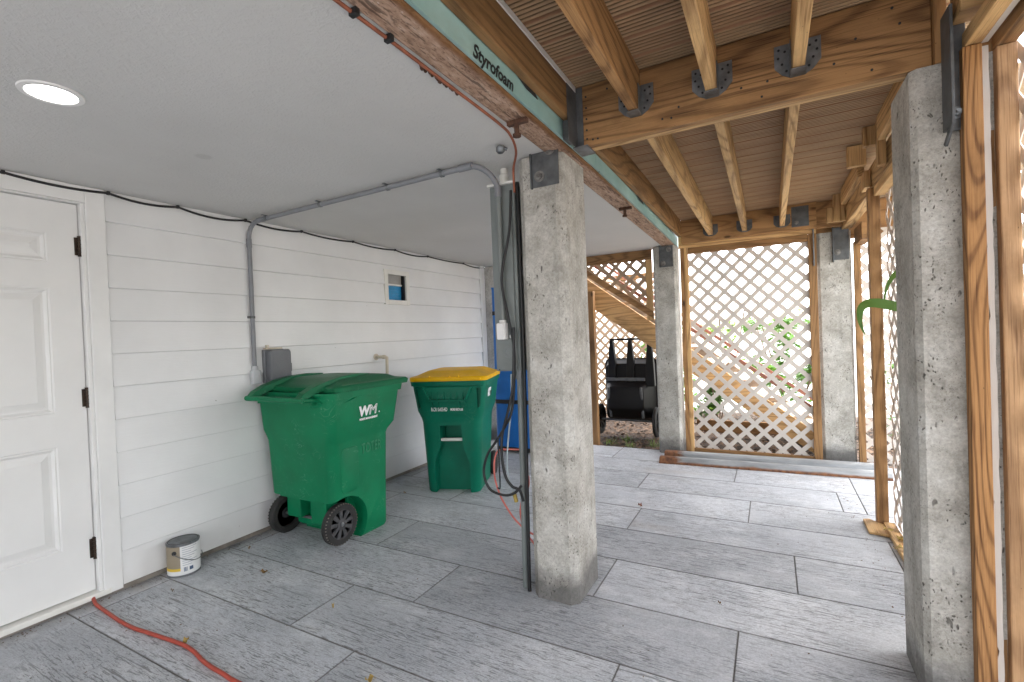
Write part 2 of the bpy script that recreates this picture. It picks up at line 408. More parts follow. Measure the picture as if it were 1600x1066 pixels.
def curve_pts(ctrl, n=8):       # Catmull-Rom
    P = [Vector(c) for c in ctrl]; out = []
    for i in range(len(P)-1):
        p0 = P[max(i-1, 0)]; p1 = P[i]; p2 = P[i+1]; p3 = P[min(i+2, len(P)-1)]
        for k in range(n):
            u = k/n
            out.append(.5*((2*p1)+(p2-p0)*u+(2*p0-5*p1+4*p2-p3)*u*u+(3*p1-p0-3*p2+p3)*u**3))
    out.append(P[-1]); return out
def boolean(me, cutters):
    o = bpy.data.objects.new('tmp', me); C.objects.link(o); cs = []
    for c in cutters:
        k = bpy.data.objects.new('cut', c.mesh('cut')); C.objects.link(k); cs.append(k)
        m = o.modifiers.new('b', 'BOOLEAN'); m.operation = 'DIFFERENCE'; m.object = k; m.solver = 'EXACT'
    dg = bpy.context.evaluated_depsgraph_get(); dg.update()
    r = bpy.data.meshes.new_from_object(o.evaluated_get(dg))
    for k in cs: bpy.data.objects.remove(k)
    bpy.data.objects.remove(o)
    for p in range(len(r.materials)-1, -1, -1): r.materials.pop(index=p)
    return r
def text(name, body, size, mat, parent, mtx, extrude=.0006, shear=0, offset=0, outline=False, xs=1.0, in_local=False):
    cu = bpy.data.curves.new(name, 'FONT'); cu.body = body; cu.size = size; cu.shear = shear; cu.offset = offset; cu.extrude = extrude
    cu.align_x = 'LEFT'; cu.resolution_u = 4
    if outline: cu.fill_mode = 'NONE'; cu.extrude = 0; cu.bevel_depth = size*.035; cu.bevel_resolution = 0
    k = bpy.data.objects.new('tmp', cu); C.objects.link(k)
    dg = bpy.context.evaluated_depsgraph_get(); dg.update()
    me = bpy.data.meshes.new_from_object(k.evaluated_get(dg)); bpy.data.objects.remove(k)
    me.name = name; me.transform(mtx @ Matrix.Diagonal((xs, 1, 1, 1))); me.materials.clear(); me.materials.append(M[mat])
    o = bpy.data.objects.new(name, me); C.objects.link(o); o.parent = parent
    if not in_local: o.matrix_parent_inverse = parent.matrix_basis.inverted()
    return o
def frame_mtx(o, X, Y, Z):
    m = Matrix.Identity(4)
    for i in range(3): m[i][0] = X[i]; m[i][1] = Y[i]; m[i][2] = Z[i]; m[i][3] = o[i]
    return m
def clip_line(poly, p, d):           # 2d convex polygon clip -> t interval
    t0, t1 = -1e9, 1e9; n = len(poly)
    area = sum(poly[i][0]*poly[(i+1) % n][1]-poly[(i+1) % n][0]*poly[i][1] for i in range(n))
    for i in range(n):
        a = poly[i]; b = poly[(i+1) % n]; ex, ey = b[0]-a[0], b[1]-a[1]
        nx, ny = (-ey, ex) if area > 0 else (ey, -ex)
        den = nx*d[0]+ny*d[1]; num = nx*(p[0]-a[0])+ny*(p[1]-a[1])
        if abs(den) < 1e-9:
            if num < 0: return None
        else:
            tt = -num/den
            if den > 0: t0 = max(t0, tt)
            else: t1 = min(t1, tt)
    return (t0, t1) if t1-t0 > .004 else None
def lattice(poly, to3, anchor, pitch=.160, w=.040, th=.0035):
    """diagonal strips in a convex 2d polygon; anchor = centre of one opening; to3(u, v, depth)."""
    mb = MB(); us = [p[0] for p in poly]; vs = [p[1] for p in poly]
    for sgn, d0 in ((1, 0), (-1, th+.0004)):
        d = (1/math.sqrt(2), sgn/math.sqrt(2)); nn = (-d[1], d[0]); pp = pitch/math.sqrt(2)
        offs = [nn[0]*(u-anchor[0])+nn[1]*(v-anchor[1]) for u in (min(us), max(us)) for v in (min(vs), max(vs))]
        for k in range(math.floor(min(offs)/pp)-1, math.ceil(max(offs)/pp)+2):
            o = (k+.5)*pp; pts = []
            ok = True; iv = []
            for e in (-w/2, w/2):
                p = (anchor[0]+nn[0]*(o+e), anchor[1]+nn[1]*(o+e)); r = clip_line(poly, p, d)
                if r is None: ok = False; break
                iv.append((p, r))
            if not ok: continue
            (pa, ra), (pb, rb) = iv
            q = [(pa[0]+d[0]*ra[0], pa[1]+d[1]*ra[0]), (pa[0]+d[0]*ra[1], pa[1]+d[1]*ra[1]), (pb[0]+d[0]*rb[1], pb[1]+d[1]*rb[1]), (pb[0]+d[0]*rb[0], pb[1]+d[1]*rb[0])]
            mb.add([to3(u, v, d0) for u, v in q]+[to3(u, v, d0+th) for u, v in q], [(0, 1, 2, 3), (7, 6, 5, 4), (0, 4, 5, 1), (1, 5, 6, 2), (2, 6, 7, 3), (3, 7, 4, 0)])
    return mb

# ------------------------------------------------------------------ the setting
# floor: stamped concrete boards with real joints
mb = MB()
ys = [-4.2+.42*k for k in range(0)] 
J = [1.01-.42*k for k in range(13, 0, -1)]+[1.01, 1.43, 1.83, 2.25, 2.68, 3.12, 3.53, 3.98, 4.42, 4.85, 5.32]
anch = {1.01: 1.6, 1.43: 1.175, 1.83: 1.58, 2.25: 2.38, 2.68: 3.28, 3.12: 2.32, 3.53: 3.03, 3.98: 2.18, 4.42: 2.89, 4.85: 1.7}
XR = 4.4
def plank(x0, x1, y0, y1, tint):
    g = .0028; o = .0062
    vs = [(x0, y0, -.006), (x1, y0, -.006), (x1, y1, -.006), (x0, y1, -.006)]
    vs += [(x0+g, y0+g, -.0015), (x1-g, y0+g, -.0015), (x1-g, y1-g, -.0015), (x0+g, y1-g, -.0015)]
    vs += [(x0+o, y0+o, 0), (x1-o, y0+o, 0), (x1-o, y1-o, 0), (x0+o, y1-o, 0)]
    fs = [(8, 9, 10, 11)]
    for a, b in ((0, 4), (4, 8)):
        for k in range(4): fs.append((a+k, a+(k+1) % 4, b+(k+1) % 4, b+k))
    mb.add(vs, fs, tint); mb.edge[-12:] = [1.0]*4+[.55]*4+[0.0]*4
for i in range(len(J)-1):
    y0, y1 = J[i], J[i+1]; a = anch.get(round(y0, 2), random.uniform(0, 1.4))
    xs = [0.0]; x = a
    while x-1.46 > .1: x -= 1.46
    while x < XR-.1: xs.append(x); x += 1.46
    if round(y0, 2) == 3.98: xs = [0, .72, 2.18, 3.61]
    if y0 > 3.8: xs = [q for q in xs if abs(q-3.745) > .12]; xs.append(3.745); xs.sort()
    xs.append(XR)
    for k in range(len(xs)-1): plank(xs[k], xs[k+1], y0, y1, random.uniform(.05, 1))
mb.box(-.05, XR+.02, J[0]-.02, 5.33, -.14, -.02, .5)
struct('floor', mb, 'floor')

struct('ground', MB().add([(-150, -150, -.09), (150, -150, -.09), (150, 150, -.09), (-150, 150, -.09)], [(0, 1, 2, 3)]), 'ground')
struct('driveway', board(-6, 12, -22, J[0]-.03, -.085, -.02), 'drive')
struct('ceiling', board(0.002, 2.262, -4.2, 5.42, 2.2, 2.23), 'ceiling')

# bed of soil and wood chips below the stair
struct('soil_bed', MB().add([(-1, 5.34, -.06), (4.6, 5.34, -.06), (4.6, 8.4, -.06), (-1, 8.4, -.06)], [(0, 1, 2, 3)]), 'soil')
mb = MB()
for k in range(7000):
    x, y = random.uniform(.2, 4.4), random.uniform(5.34, 8.2); s = random.uniform(.008, .03); a = random.uniform(0, 2*pi); w = s*random.uniform(.3, .7)
    z = -.058+random.uniform(0, .025); tx, ty = random.uniform(-.5, .5), random.uniform(-.5, .5)
    dx, dy = cos(a)*s, sin(a)*s; ex, ey = -sin(a)*w, cos(a)*w
    mb.add([(x+i*dx+j*ex, y+i*dy+j*ey, z+i*s*tx+j*w*ty) for i, j in ((-1, -1), (1, -1), (1, 1), (-1, 1))], [(0, 1, 2, 3)])
tag(obj('wood_chips', mb, 'wood_chip'), 'brown wood chip mulch covering the soil under the stairs', 'mulch', kind='stuff')

# ------------------------------------------------------------------ house wall with its door
house = thing('house', 'white house wall of lap siding with panelled door and small hatch', 'house', (0, 2, 0))
def siding(y0, y1):
    mb = MB(); ch = .182
    for k in range(12):
        z0 = .028+ch*k; z1 = min(z0+ch, 2.2)
        seg = [(0, z0), (.021, z0+.0015), (.0225, z0+.005), (.005, z1-.0005), (0, z1)]
        mb.prism([(x, y0, z) for x, z in seg], (0, y1-y0, 0))
    return mb
# hatch opening: siding in pieces around it
HY0, HY1, HZ0, HZ1 = 3.40, 3.725, 1.672, 1.978
full = siding(1.253, 5.075)
me = boolean(full.mesh('siding'), [board(-.2, .2, HY0+.02, HY1-.02, HZ0+.02, HZ1-.02)])
obj('siding', me, 'siding', house)
obj('siding', siding(-4.2, .125), 'siding', house)
mb = MB(); mb.box(-.25, -.001, -4.2, .19, .0, 2.6); mb.box(-.25, -.001, 1.19, HY0+.02, 0, 2.6); mb.box(-.25, -.001, HY1-.02, 5.17, 0, 2.6); mb.box(-.25, -.001, HY0+.02, HY1-.02, 0, HZ0+.02); mb.box(-.25, -.001, HY0+.02, HY1-.02, HZ1-.02, 2.6); mb.box(-.25, -.001, .19, 1.19, 2.15, 2.6)
obj('wall_core', mb, 'white_paint', house)
mb = MB(); mb.box(-5, 2.25, -4.2, 5.35, 2.46, 5.4)
obj('upper_sun_block', mb, 'white_paint', house)  # unseen mass over the ceiling, added to block the sun
tr = MB(); tr.box(.0, .030, 5.077, 5.178, .02, 2.199)
obj('corner_trim', tr, 'white_paint', house, bevel=.003)
mb = MB(); mb.box(.0, .022, .125, .215, .03, 2.199); mb.box(.0, .022, 1.167, 1.252, .012, 2.199); mb.box(.0, .0215, .215, 1.167, 2.112, 2.199)
obj('door_casing', mb, 'white_paint', house, bevel=.003)
mb = MB(); mb.box(-.09, .010, 1.150, 1.1665, .03, 2.111); mb.box(-.09, .010, .216, .232, .03, 2.111); mb.box(-.09, .0095, .232, 1.150, 2.1045, 2.111)
obj('door_jamb', mb, 'white_paint', house, bevel=.002)
obj('threshold', board(-.09, .026, .14, 1.2, .012, .040), 'offwhite_trim', house, bevel=.004)
mb = MB(); mb.box(-.02, .014, -4.2, 5.17, -.02, .026)
obj('foundation_strip', mb, 'foundation', house, bevel=.006)
# six-panel door; face at x = -.022
mb = MB(); FX = -.022; D0, D1, DZ0, DZ1 = .236, 1.146, .046, 2.101
cols = [(.362, .652), (.730, 1.020)]; rows = [(.300, .840), (1.010, 1.655), (1.787, 1.938)]
yb = [D0, cols[0][0], cols[0][1], cols[1][0], cols[1][1], D1]; zb = [DZ0, rows[0][0], rows[0][1], rows[1][0], rows[1][1], rows[2][0], rows[2][1], DZ1]
for i in range(5):
    for j in range(7):
        if i in (1, 3) and j in (1, 3, 5):
            y0, y1, z0, z1 = yb[i], yb[i+1], zb[j], zb[j+1]
            rings = []
            for ins, dep in ((0, 0), (.006, -.004), (.012, -.003), (.024, -.012), (.034, -.012), (.062, -.004), (.064, -.003)):
                rings.append([(FX+dep, y0+ins, z0+ins), (FX+dep, y1-ins, z0+ins), (FX+dep, y1-ins, z1-ins), (FX+dep, y0+ins, z1-ins)])
            mb.loft(rings, False, True)
        else:
            mb.add([(FX, yb[i], zb[j]), (FX, yb[i+1], zb[j]), (FX, yb[i+1], zb[j+1]), (FX, yb[i], zb[j+1])], [(0, 1, 2, 3)])
mb.add([(FX, D0, DZ0), (FX, D1, DZ0), (FX, D1, DZ1), (FX, D0, DZ1), (FX-.04, D0, DZ0), (FX-.04, D1, DZ0), (FX-.04, D1, DZ1), (FX-.04, D0, DZ1)], [(0, 1, 5, 4), (1, 2, 6, 5), (2, 3, 7, 6), (3, 0, 4, 7), (4, 5, 6, 7)])
door = obj('door', mb, 'door_paint', house)
obj('backing', board(-.1, -.085, .2, 1.18, .03, 2.13), 'black_plastic', house)
for z0, z1 in ((1.83, 1.932), (1.026, 1.128), (.216, .326)):
    mb = MB(); mb.tube([(-.012, 1.1485, z0), (-.012, 1.1485, z1)], .0085, 10)
    for q in range(6): zz = z0+(z1-z0)*q/5; mb.tube([(-.012, 1.1485, zz-.003), (-.012, 1.1485, zz+.003)], .0105, 10)
    mb.box(-.023, -.019, 1.128, 1.147, z0+.004, z1-.004)
    obj('hinge', mb, 'bronze', door, smooth=40)
# hatch window
hw = MB()
for a in ((HY0-.012, HY0+.035, HZ0-.015, HZ1+.012), (HY1-.035, HY1+.012, HZ0-.015, HZ1+.012)): hw.box(.004, .026, *a)
hw.box(.004, .0255, HY0+.035, HY1-.035, HZ1-.032, HZ1+.012); hw.box(.004, .0255, HY0+.035, HY1-.035, HZ0-.015, HZ0+.03)
win = obj('hatch_window', hw, 'offwhite_trim', house, bevel=.003)
obj('upper_panel', board(-.06, -.03, HY0+.02, HY1-.02, 1.862, HZ1-.02), 'pane_grey', win)
obj('sash_rail', board(-.06, -.02, HY0+.02, HY1-.02, 1.846, 1.861), 'white_paint', win, bevel=.002)
mb = MB(); mb.box(-.06, -.035, HY0+.02, HY1-.02, HZ0+.02, 1.845)
for k in range(4): mb.box(-.035, -.029, HY0+.025, HY1-.07, 1.70+.036*k, 1.728+.036*k)
obj('blue_pane', mb, 'pane_blue', win, bevel=.002)
obj('reveal', board(-.07, .003, HY1-.05, HY1-.021, HZ0+.021, HZ1-.021), 'black_plastic', win)

# ------------------------------------------------------------------ columns
def column(x0, x1, y0, y1, z1, label, ch=.03):
    t = thing('concrete_column', label, 'column', ((x0+x1)/2, (y0+y1)/2, 0), 0, 'square concrete columns holding up the house')
    rnd = random.Random(round(x0*100+y0*10))
    secs = []
    N = 12
    for i in range(N+1):
        z = -.03+(z1+.03)*i/N
        r = ch*(1+rnd.uniform(-.06, .06)); e = .0012
        P = []
        for px, py in ((x0+r, y0), (x1-r, y0), (x1-r*.7, y0+r*.28), (x1-r*.28, y0+r*.7), (x1, y0+r), (x1, y1-r), (x1-r, y1), (x0+r, y1), (x0, y1-r), (x0, y0+r), (x0+r*.28, y0+r*.7), (x0+r*.7, y0+r*.28)):
            P.append((px+rnd.uniform(-e, e)*.6, py+rnd.uniform(-e, e)*.6, z))
        secs.append(P)
    local_mb = MB().loft(secs)
    obj('shaft', local_mb, 'concrete', t, smooth=28)
    return t
def bolt(parent, p, ax='y', r=.018, mat='bolt_steel'):
    mb = MB(); x, y, z = p; s = -1
    if ax == 'y':
        mb.lathe([(r*1.5, 0), (r*1.5, -.004)], p, 'y', 18); mb.lathe([(r, -.004), (r, -.014), (r*.8, -.016)], p, 'y', 6); mb.lathe([(r*.45, -.016), (r*.45, -.026)], p, 'y', 10)
    else:
        mb.lathe([(r*1.5, 0), (r*1.5, .004)], p, 'x', 18); mb.lathe([(r, .004), (r, .014), (r*.8, .016)], p, 'x', 6); mb.lathe([(r*.45, .016), (r*.45, .026)], p, 'x', 10)
    return obj('bolt', mb, mat, parent, smooth=30)
colA = column(2.105, 2.348, 2.13, 2.47, 2.193, 'weathered concrete column in the foreground with electrical box on its left side', .036)
colB = column(2.115, 2.352, 5.2, 5.46, 2.193, 'grey concrete column between the garden cart and the big lattice panel', .022)
colC = column(3.605, 3.872, 5.37, 5.63, 2.165, 'concrete column right of the big lattice panel at the back', .022)
colD = column(3.636, 3.90, 2.085, 2.385, 2.163, 'mottled concrete column at the right edge beside sunlit wooden stiles', .018)
colE = column(-.10, .30, 5.185, 5.46, 2.19, 'shaded concrete column at the far end of the white siding behind the blue mat', .02)
# brackets
mb = MB(); mb.box(2.196, 2.335, 2.121, 2.129, 2.035, 2.25); mb.box(2.188, 2.196, 2.112, 2.129, 2.03, 2.25)
b = obj('steel_bracket', mb, 'steel_dark', colA, bevel=.002); bolt(b, (2.292, 2.121, 2.205)); bolt(b, (2.235, 2.121, 2.085))
mb = MB(); mb.box(2.195, 2.325, 5.190, 5.197, 1.97, 2.19); mb.box(2.188, 2.195, 5.175, 5.197, 1.97, 2.2)
b = obj('steel_bracket', mb, 'steel_dark', colB, bevel=.002); bolt(b, (2.285, 5.19, 2.15)); bolt(b, (2.225, 5.19, 2.01))
mb = MB(); mb.box(3.735, 3.855, 5.36, 5.367, 1.90, 2.2); mb.box(3.725, 3.735, 5.33, 5.367, 1.88, 2.3)
b = obj('steel_bracket', mb, 'steel_dark', colC, bevel=.002); bolt(b, (3.765, 5.36, 1.97)); 
mb = MB(); mb.box(3.57, 3.58, 5.30, 5.42, 1.86, 2.34)
b2 = obj('steel_strap', mb, 'galvanised', colC, bevel=.002); bolt(b2, (3.57, 5.35, 1.9), 'y', .012)
# tall U bracket on the right-hand column
mb = MB(); mb.box(3.716, 3.724, 1.985, 2.076, 1.93, 2.30); mb.box(3.724, 3.775, 2.066, 2.076, 1.93, 2.30); mb.prism([(3.716, 1.985, 1.93), (3.724, 1.985, 1.93), (3.724, 2.06, 1.88), (3.716, 2.06, 1.88)], (.0, .016, .012))
b = obj('steel_bracket', mb, 'steel_dark', colD, bevel=.0015); bolt(b, (3.748, 2.066, 1.985), 'y', .013, 'galvanised')

# ------------------------------------------------------------------ beams over the columns
def beamseg(x0, x1, y0, y1, sk, label):
    t = thing('support_beam', label, 'beam', ((x0+x1)/2, (y0+y1)/2, 2.2))
    mb = MB().prism([(x0, y0, 2.195), (x1, y0, 2.195), (x1, y0, 2.46), (x0, y0, 2.46)], (sk, y1-y0, 0))
    bm = obj('timber', mb, 'soffit_wood', t, bevel=.006)
    f = MB().prism([(x1+.002, y0, 2.203), (x1+.016, y0, 2.2), (x1+.016, y0, 2.45), (x1+.002, y0, 2.45)], (sk, y1-y0, 0))
    fo = obj('foam_sheet', f, 'foam', t)
    return t, bm, fo
tA, bmA, foA = beamseg(2.265, 2.385, -4.2, 2.485, 0, 'thick rough timber beam with teal foam strip running to the foreground column')
tB, bmB, foB = beamseg(2.262, 2.385, 2.49, 5.46, -.055, 'rough timber beam with teal foam strip between foreground column and back column')
# lettering on the foam (faces +x)
text('lettering', 'Styrofoam', .064, 'text_black', foA, frame_mtx((2.4025, 1.285, 2.205), (0, 1, 0), (0, 0, 1), (1, 0, 0)), .0004, .25, .0016, xs=1.0)
text('lettering', 'Styrofoam', .064, 'text_black', foB, frame_mtx((2.3985, 2.50, 2.208), (-.018, 1, 0), (0, 0, 1), (1, 0, 0)), .0004, .25, .001)
# torn dark felt on the foam
for (fo, x, pts) in ((foA, 2.403, ((1.36, 2.325), (1.50, 2.30), (1.72, 2.285), (1.76, 2.262), (1.66, 2.262), (1.56, 2.285))), (foB, 2.392, ((3.3, 2.30), (3.55, 2.30), (3.62, 2.25), (3.50, 2.262)))):
    obj('felt_flap', MB().prism([(x, y, z) for y, z in pts], (.003, 0, 0)), 'text_black', fo)
for y in (1.74, 3.38):
    x = 2.325; mb = MB(); mb.box(x-.05, x+.04, y-.012, y+.012, 2.176, 2.194); mb.tube([(x-.01, y, 2.194), (x-.012, y+.004, 2.135)], .011, 8); mb.lathe([(.018, 0), (.018, .012)], (x-.012, y+.004, 2.128), 'z', 8)
    tag(obj('rusty_anchor', mb, 'rust', None, 40, bevel=.002), 'rusty T-shaped anchor under the beam %s' % ('just before the foreground column' if y < 2 else 'beyond the foreground column'), 'anchor')

# ------------------------------------------------------------------ deck overhead
deck = thing('deck', 'raised wooden deck overhead seen from below with joists and ribbed boards', 'deck', (3.1, 2.5, 2.45))
mb = MB(); y = -4.2; ZB = 2.445
n = 0
while y < 5.50:
    bw = .1385; prof = []; nr = 6; rw = bw/nr
    prof.append((y, ZB+.012))
    for k in range(nr):
        a = y+.004+k*(bw-.008)/nr; w = (bw-.008)/nr
        prof += [(a, ZB+.001), (a+w*.1, ZB), (a+w*.52, ZB), (a+w*.60, ZB+.006), (a+w*.90, ZB+.006)]
    prof.append((y+bw-.002, ZB+.012)); prof += [(y+bw-.002, ZB+.025), (y, ZB+.025)]
    st = len(mb.v)
    mb.prism([(2.405, q, z) for q, z in prof], (1.56, 0, 0))
    tt = random.uniform(.02, .3)
    for i in range(st, len(mb.v)): mb.tint[i] = tt
    for i in range(len(prof)):
        if prof[i][1] > ZB+.004 and 0 < i < len(prof)-3: mb.edge[st+i] = mb.edge[st+len(prof)+i] = 1.0
    for i in (st, st+1, st+len(prof), st+len(prof)+1): mb.tint[i] = 1.0
    y += bw+.0025; n += 1
obj('deck_boards', mb, 'decking', deck)
obj('deck_top', board(2.41, 3.96, -4.2, 5.5, ZB+.027, ZB+.04), 'decking', deck)
mb = MB()
for k in range(18): mb.box(3.97, 4.95, 3.05+k*.141, 3.05+k*.141+.1385, 2.446, 2.472)
obj('shade_boards', mb, 'decking', deck)  # unseen extra boards, added to shade the floor and narrow lattice below
nail_me = MB().lathe([(.0045, 0), (.0045, -.002)], (0, 0, 0), 'y', 8).mesh('nail_head'); nail_me.materials.append(M['text_black'])
def nail(parent, x, y, z):
    o = obj('nail_head', nail_me, 'text_black', parent); o.location = (x, y, z)
cb = obj('crossbeam', board(2.432, 3.70, 2.10, 2.138, 2.166, 2.441), 'wood_x', deck, bevel=.004)
obj('crossbeam', board(2.432, 3.70, 2.140, 2.180, 2.168, 2.441), 'pale_wood_x', deck, bevel=.004)
obj('rim_beam', board(2.40, 3.60, 5.25, 5.33, 2.205, 2.441), 'wood_x', deck, bevel=.004)
l1 = obj('ledger', board(2.404, 2.440, -4.2, 2.096, 2.275, 2.436), 'wood_y', deck, bevel=.004)
l2 = obj('ledger', MB().prism([(2.402, 2.186, 2.275), (2.438, 2.186, 2.275), (2.438, 2.186, 2.4443), (2.402, 2.186, 2.4443)], (-.03, 3.063, 0)), 'wood_y', deck, bevel=.004)
obj('flashing', board(2.441, 2.446, -4.2, 2.09, 2.418, 2.442), 'white_plastic', deck)
jx = [(2.715, 2.690), (3.02, 3.00), (3.315, 3.322)]
for k, (xa, xb) in enumerate(jx):
    j = obj('joist', MB().box(xa-.02, xa+.02, -4.2, 2.097, 2.25, 2.443), 'pale_wood_y' if k else 'wood_y', deck, bevel=.004)
    # hanger on the crossbeam face
    h = MB()
    for s in (-1, 1):
        poly = [(s*.023, 2.30-.055), (s*.05, 2.26), (s*.075, 2.29), (s*.075, 2.372), (s*.0225, 2.372)]
        h.prism([(xa+u, 2.0965, v) for u, v in poly], (0, .003, 0))
        h.box(xa+(s*.0235-.0015 if s > 0 else -.025), xa+(s*.0235+.0015 if s > 0 else -.022), 2.045, 2.0965, 2.245, 2.36)
    h.box(xa-.0249, xa+.0249, 2.03, 2.0964, 2.243, 2.2465)
    obj('joist_hanger', h, 'galvanised', j)
    for s in (-1, 1):
        for u, v in ((.06, 2.355), (.062, 2.325), (.05, 2.30), (.04, 2.345), (.036, 2.272)): nail(j, xa+s*u, 2.0963, v)
    j = obj('joist', MB().prism([(xa-.02, 2.183, 2.25), (xa+.02, 2.183, 2.25), (xa+.02, 2.183, 2.443), (xa-.02, 2.183, 2.443)], (xb-xa, 3.064, 0)), 'pale_wood_y', deck, bevel=.004)
    h = MB()
    for s in (-1, 1):
        h.prism([(xb+u, 5.2465, v) for u, v in ((s*.023, 2.245), (s*.05, 2.255), (s*.07, 2.28), (s*.07, 2.36), (s*.0225, 2.36))], (0, .003, 0))
    h.box(xb-.025, xb+.025, 5.20, 5.246, 2.243, 2.2465)
    obj('joist_hanger', h, 'steel_dark', j)
# crossbeam hanger against the ledger
mb = MB(); mb.box(2.441, 2.444, 1.985, 2.097, 2.165, 2.437); mb.box(2.4445, 2.475, 2.0945, 2.098, 2.165, 2.437); mb.box(2.404, 2.4435, 2.02, 2.0975, 2.19, 2.274)
obj('beam_hanger', mb, 'steel_dark', cb, bevel=.001)
obj('hanger_seat', board(2.432, 2.50, 2.07, 2.185, 2.158, 2.1645), 'galvanised', cb)
for k in range(26):
    x = 2.5+k*.045+random.uniform(-.02, .02); z = random.choice((2.20, 2.25, 2.33, 2.40))+random.uniform(-.01, .01)
    if min(abs(x-q[0]) for q in jx) > .09: nail(cb, x, 2.1, z)
for z in (2.2, 2.24, 2.29, 2.34, 2.39): nail(cb, 2.49, 2.1, z)
mb = MB(); mb.box(3.40, 3.54, 5.243, 5.249, 2.23, 2.42)
pl = obj('steel_plate', mb, 'steel_dark', deck, bevel=.002); bolt(pl, (3.44, 5.243, 2.27), 'y', .012)
# outer edge of the deck above the right-hand columns
obj('edge_beam', board(3.80, 3.84, 2.42, 5.36, 2.175, 2.325), 'pale_wood_y', deck, bevel=.005)
obj('edge_beam', board(3.842, 3.88, 2.42, 5.36, 2.178, 2.40), 'pale_wood_y', deck, bevel=.005)
for (x0, x1, y0, y1, z0, z1) in ((3.752, 3.792, 4.05, 4.92, 2.315, 2.44), (3.742, 3.782, 2.45, 3.30, 2.31, 2.44), (3.70, 3.798, 3.42, 3.47, 2.33, 2.44), (3.66, 3.76, 3.74, 3.79, 2.31, 2.44), (3.752, 3.79, 3.34, 3.40, 2.19, 2.44), (3.71, 3.80, 5.05, 5.09, 2.20, 2.44), (3.66, 3.71, 5.05, 5.09, 2.20, 2.33), (3.762, 3.797, 3.85, 3.99, 2.19, 2.30)):
    obj('blocking', board(x0, x1, y0, y1, z0, z1), 'pale_wood_y' if y1-y0 > .2 else 'pale_wood_z', deck, bevel=.005)
obj('blocking', board(3.63, 3.90, 5.37, 5.45, 2.24, 2.44), 'wood_x', deck, bevel=.004)
obj('blocking', board(3.90, 3.98, 5.0, 5.4, 2.02, 2.17), 'wood_x', deck, bevel=.004)
obj('blocking', board(3.545, 4.6, 5.455, 5.49, 2.10, 2.44), 'wood_x', deck)
obj('blocking', board(3.601, 3.80, 5.27, 5.325, 2.20, 2.44), 'wood_x', deck)
obj('end_post', board(3.702, 3.735, 2.08, 2.20, 2.165, 2.44), 'wood_z', deck, bevel=.003)
obj('end_block', board(3.737, 3.90, 1.965, 2.06, 2.262, 2.43), 'pale_wood_x', deck, bevel=.004)
obj('edge_beam', board(3.86, 3.93, -4.2, 1.96, 2.235, 2.443), 'wood_y', deck, bevel=.004)

# ------------------------------------------------------------------ lattice panels
def zx(y0): return lambda u, v, d: (u, y0+d, v)
def zy(x0): return lambda u, v, d: (x0+d, u, v)
# big back panel
p = thing('lattice_panel', 'big white lattice panel in brown frame between the two back columns', 'lattice panel', (3.0, 5.35, 0))
obj('lattice', lattice([(2.40, .02), (3.58, .02), (3.58, 2.16), (2.40, 2.16)], zx(5.375), (2.7108, 2.0025)), 'lattice', p)
obj('stile', board(2.372, 2.411, 5.335, 5.372, 0, 2.20), 'wood_z', p, bevel=.003)
obj('stile', board(2.413, 2.452, 5.340, 5.373, 0, 2.165), 'pale_wood_z', p, bevel=.003)
obj('stile', board(3.532, 3.600, 5.330, 5.372, 0, 2.165), 'wood_z', p, bevel=.003)
obj('rail', board(2.453, 3.531, 5.338, 5.373, 2.10, 2.165), 'wood_x', p, bevel=.003)
obj('rail', board(2.36, 3.60, 5.334, 5.37, 2.167, 2.30), 'pale_wood_x', p, bevel=.003)
obj('rail', board(2.453, 3.531, 5.338, 5.373, 0, .045), 'wood_x', p, bevel=.003)
# triangular panel above the stair stringer
p = thing('lattice_panel', 'triangular lattice panel above the diagonal stair stringer', 'lattice panel', (1.8, 5.35, 1.9))
def dz(x): return 1.985-(x-1.325)*.70
obj('lattice', lattice([(1.104, 2.14), (2.06, dz(2.06)), (2.06, 2.14)], zx(5.375), (1.902, 2.0445)), 'brown_lattice', p)
obj('rail', board(.95, 2.075, 5.338, 5.373, 2.09, 2.199), 'wood_x', p, bevel=.003)
obj('stile', board(2.006, 2.075, 5.338, 5.373, 1.42, 2.089), 'pale_wood_z', p, bevel=.003)
obj('rail', MB().prism([(.95, 5.337, dz(.95)-.02), (2.075, 5.337, dz(2.075)-.02), (2.075, 5.337, dz(2.075)+.06), (.95, 5.337, dz(.95)+.06)], (0, .035, 0)), 'wood_x', p, bevel=.003)
# far lattice behind the garden cart
p = thing('lattice_panel', 'shaded brown lattice panel behind the black garden cart', 'lattice panel', (1.2, 7.2, 0))
obj('lattice', lattice([(-1, .0), (2.0, .0), (2.0, 2.1), (-1, 2.1)], zx(7.2), (.8556, 1.577)), 'brown_lattice', p)
obj('rail', board(-1, 2.0, 7.16, 7.198, 2.08, 2.16), 'wood_x', p, bevel=.003)
obj('stile', board(1.98, 2.03, 7.16, 7.198, -.06, 2.1), 'wood_z', p, bevel=.003)
tag(obj('timber_post', board(1.29, 1.372, 5.40, 5.48, -.05, 1.80), 'wood_z', None, bevel=.004), 'brown timber post under the stair stringer left of the cart', 'post')
# narrow panel right of the back column
p = thing('lattice_panel', 'narrow white lattice panel right of the back right column', 'lattice panel', (4.1, 5.35, 0))
obj('lattice', lattice([(3.9, .02), (4.9, .02), (4.9, 2.16), (3.9, 2.16)], zx(5.40), (3.989, 1.726)), 'lattice', p)
obj('stile', board(3.886, 3.938, 5.345, 5.395, 0, 2.05), 'wood_z', p, bevel=.003)
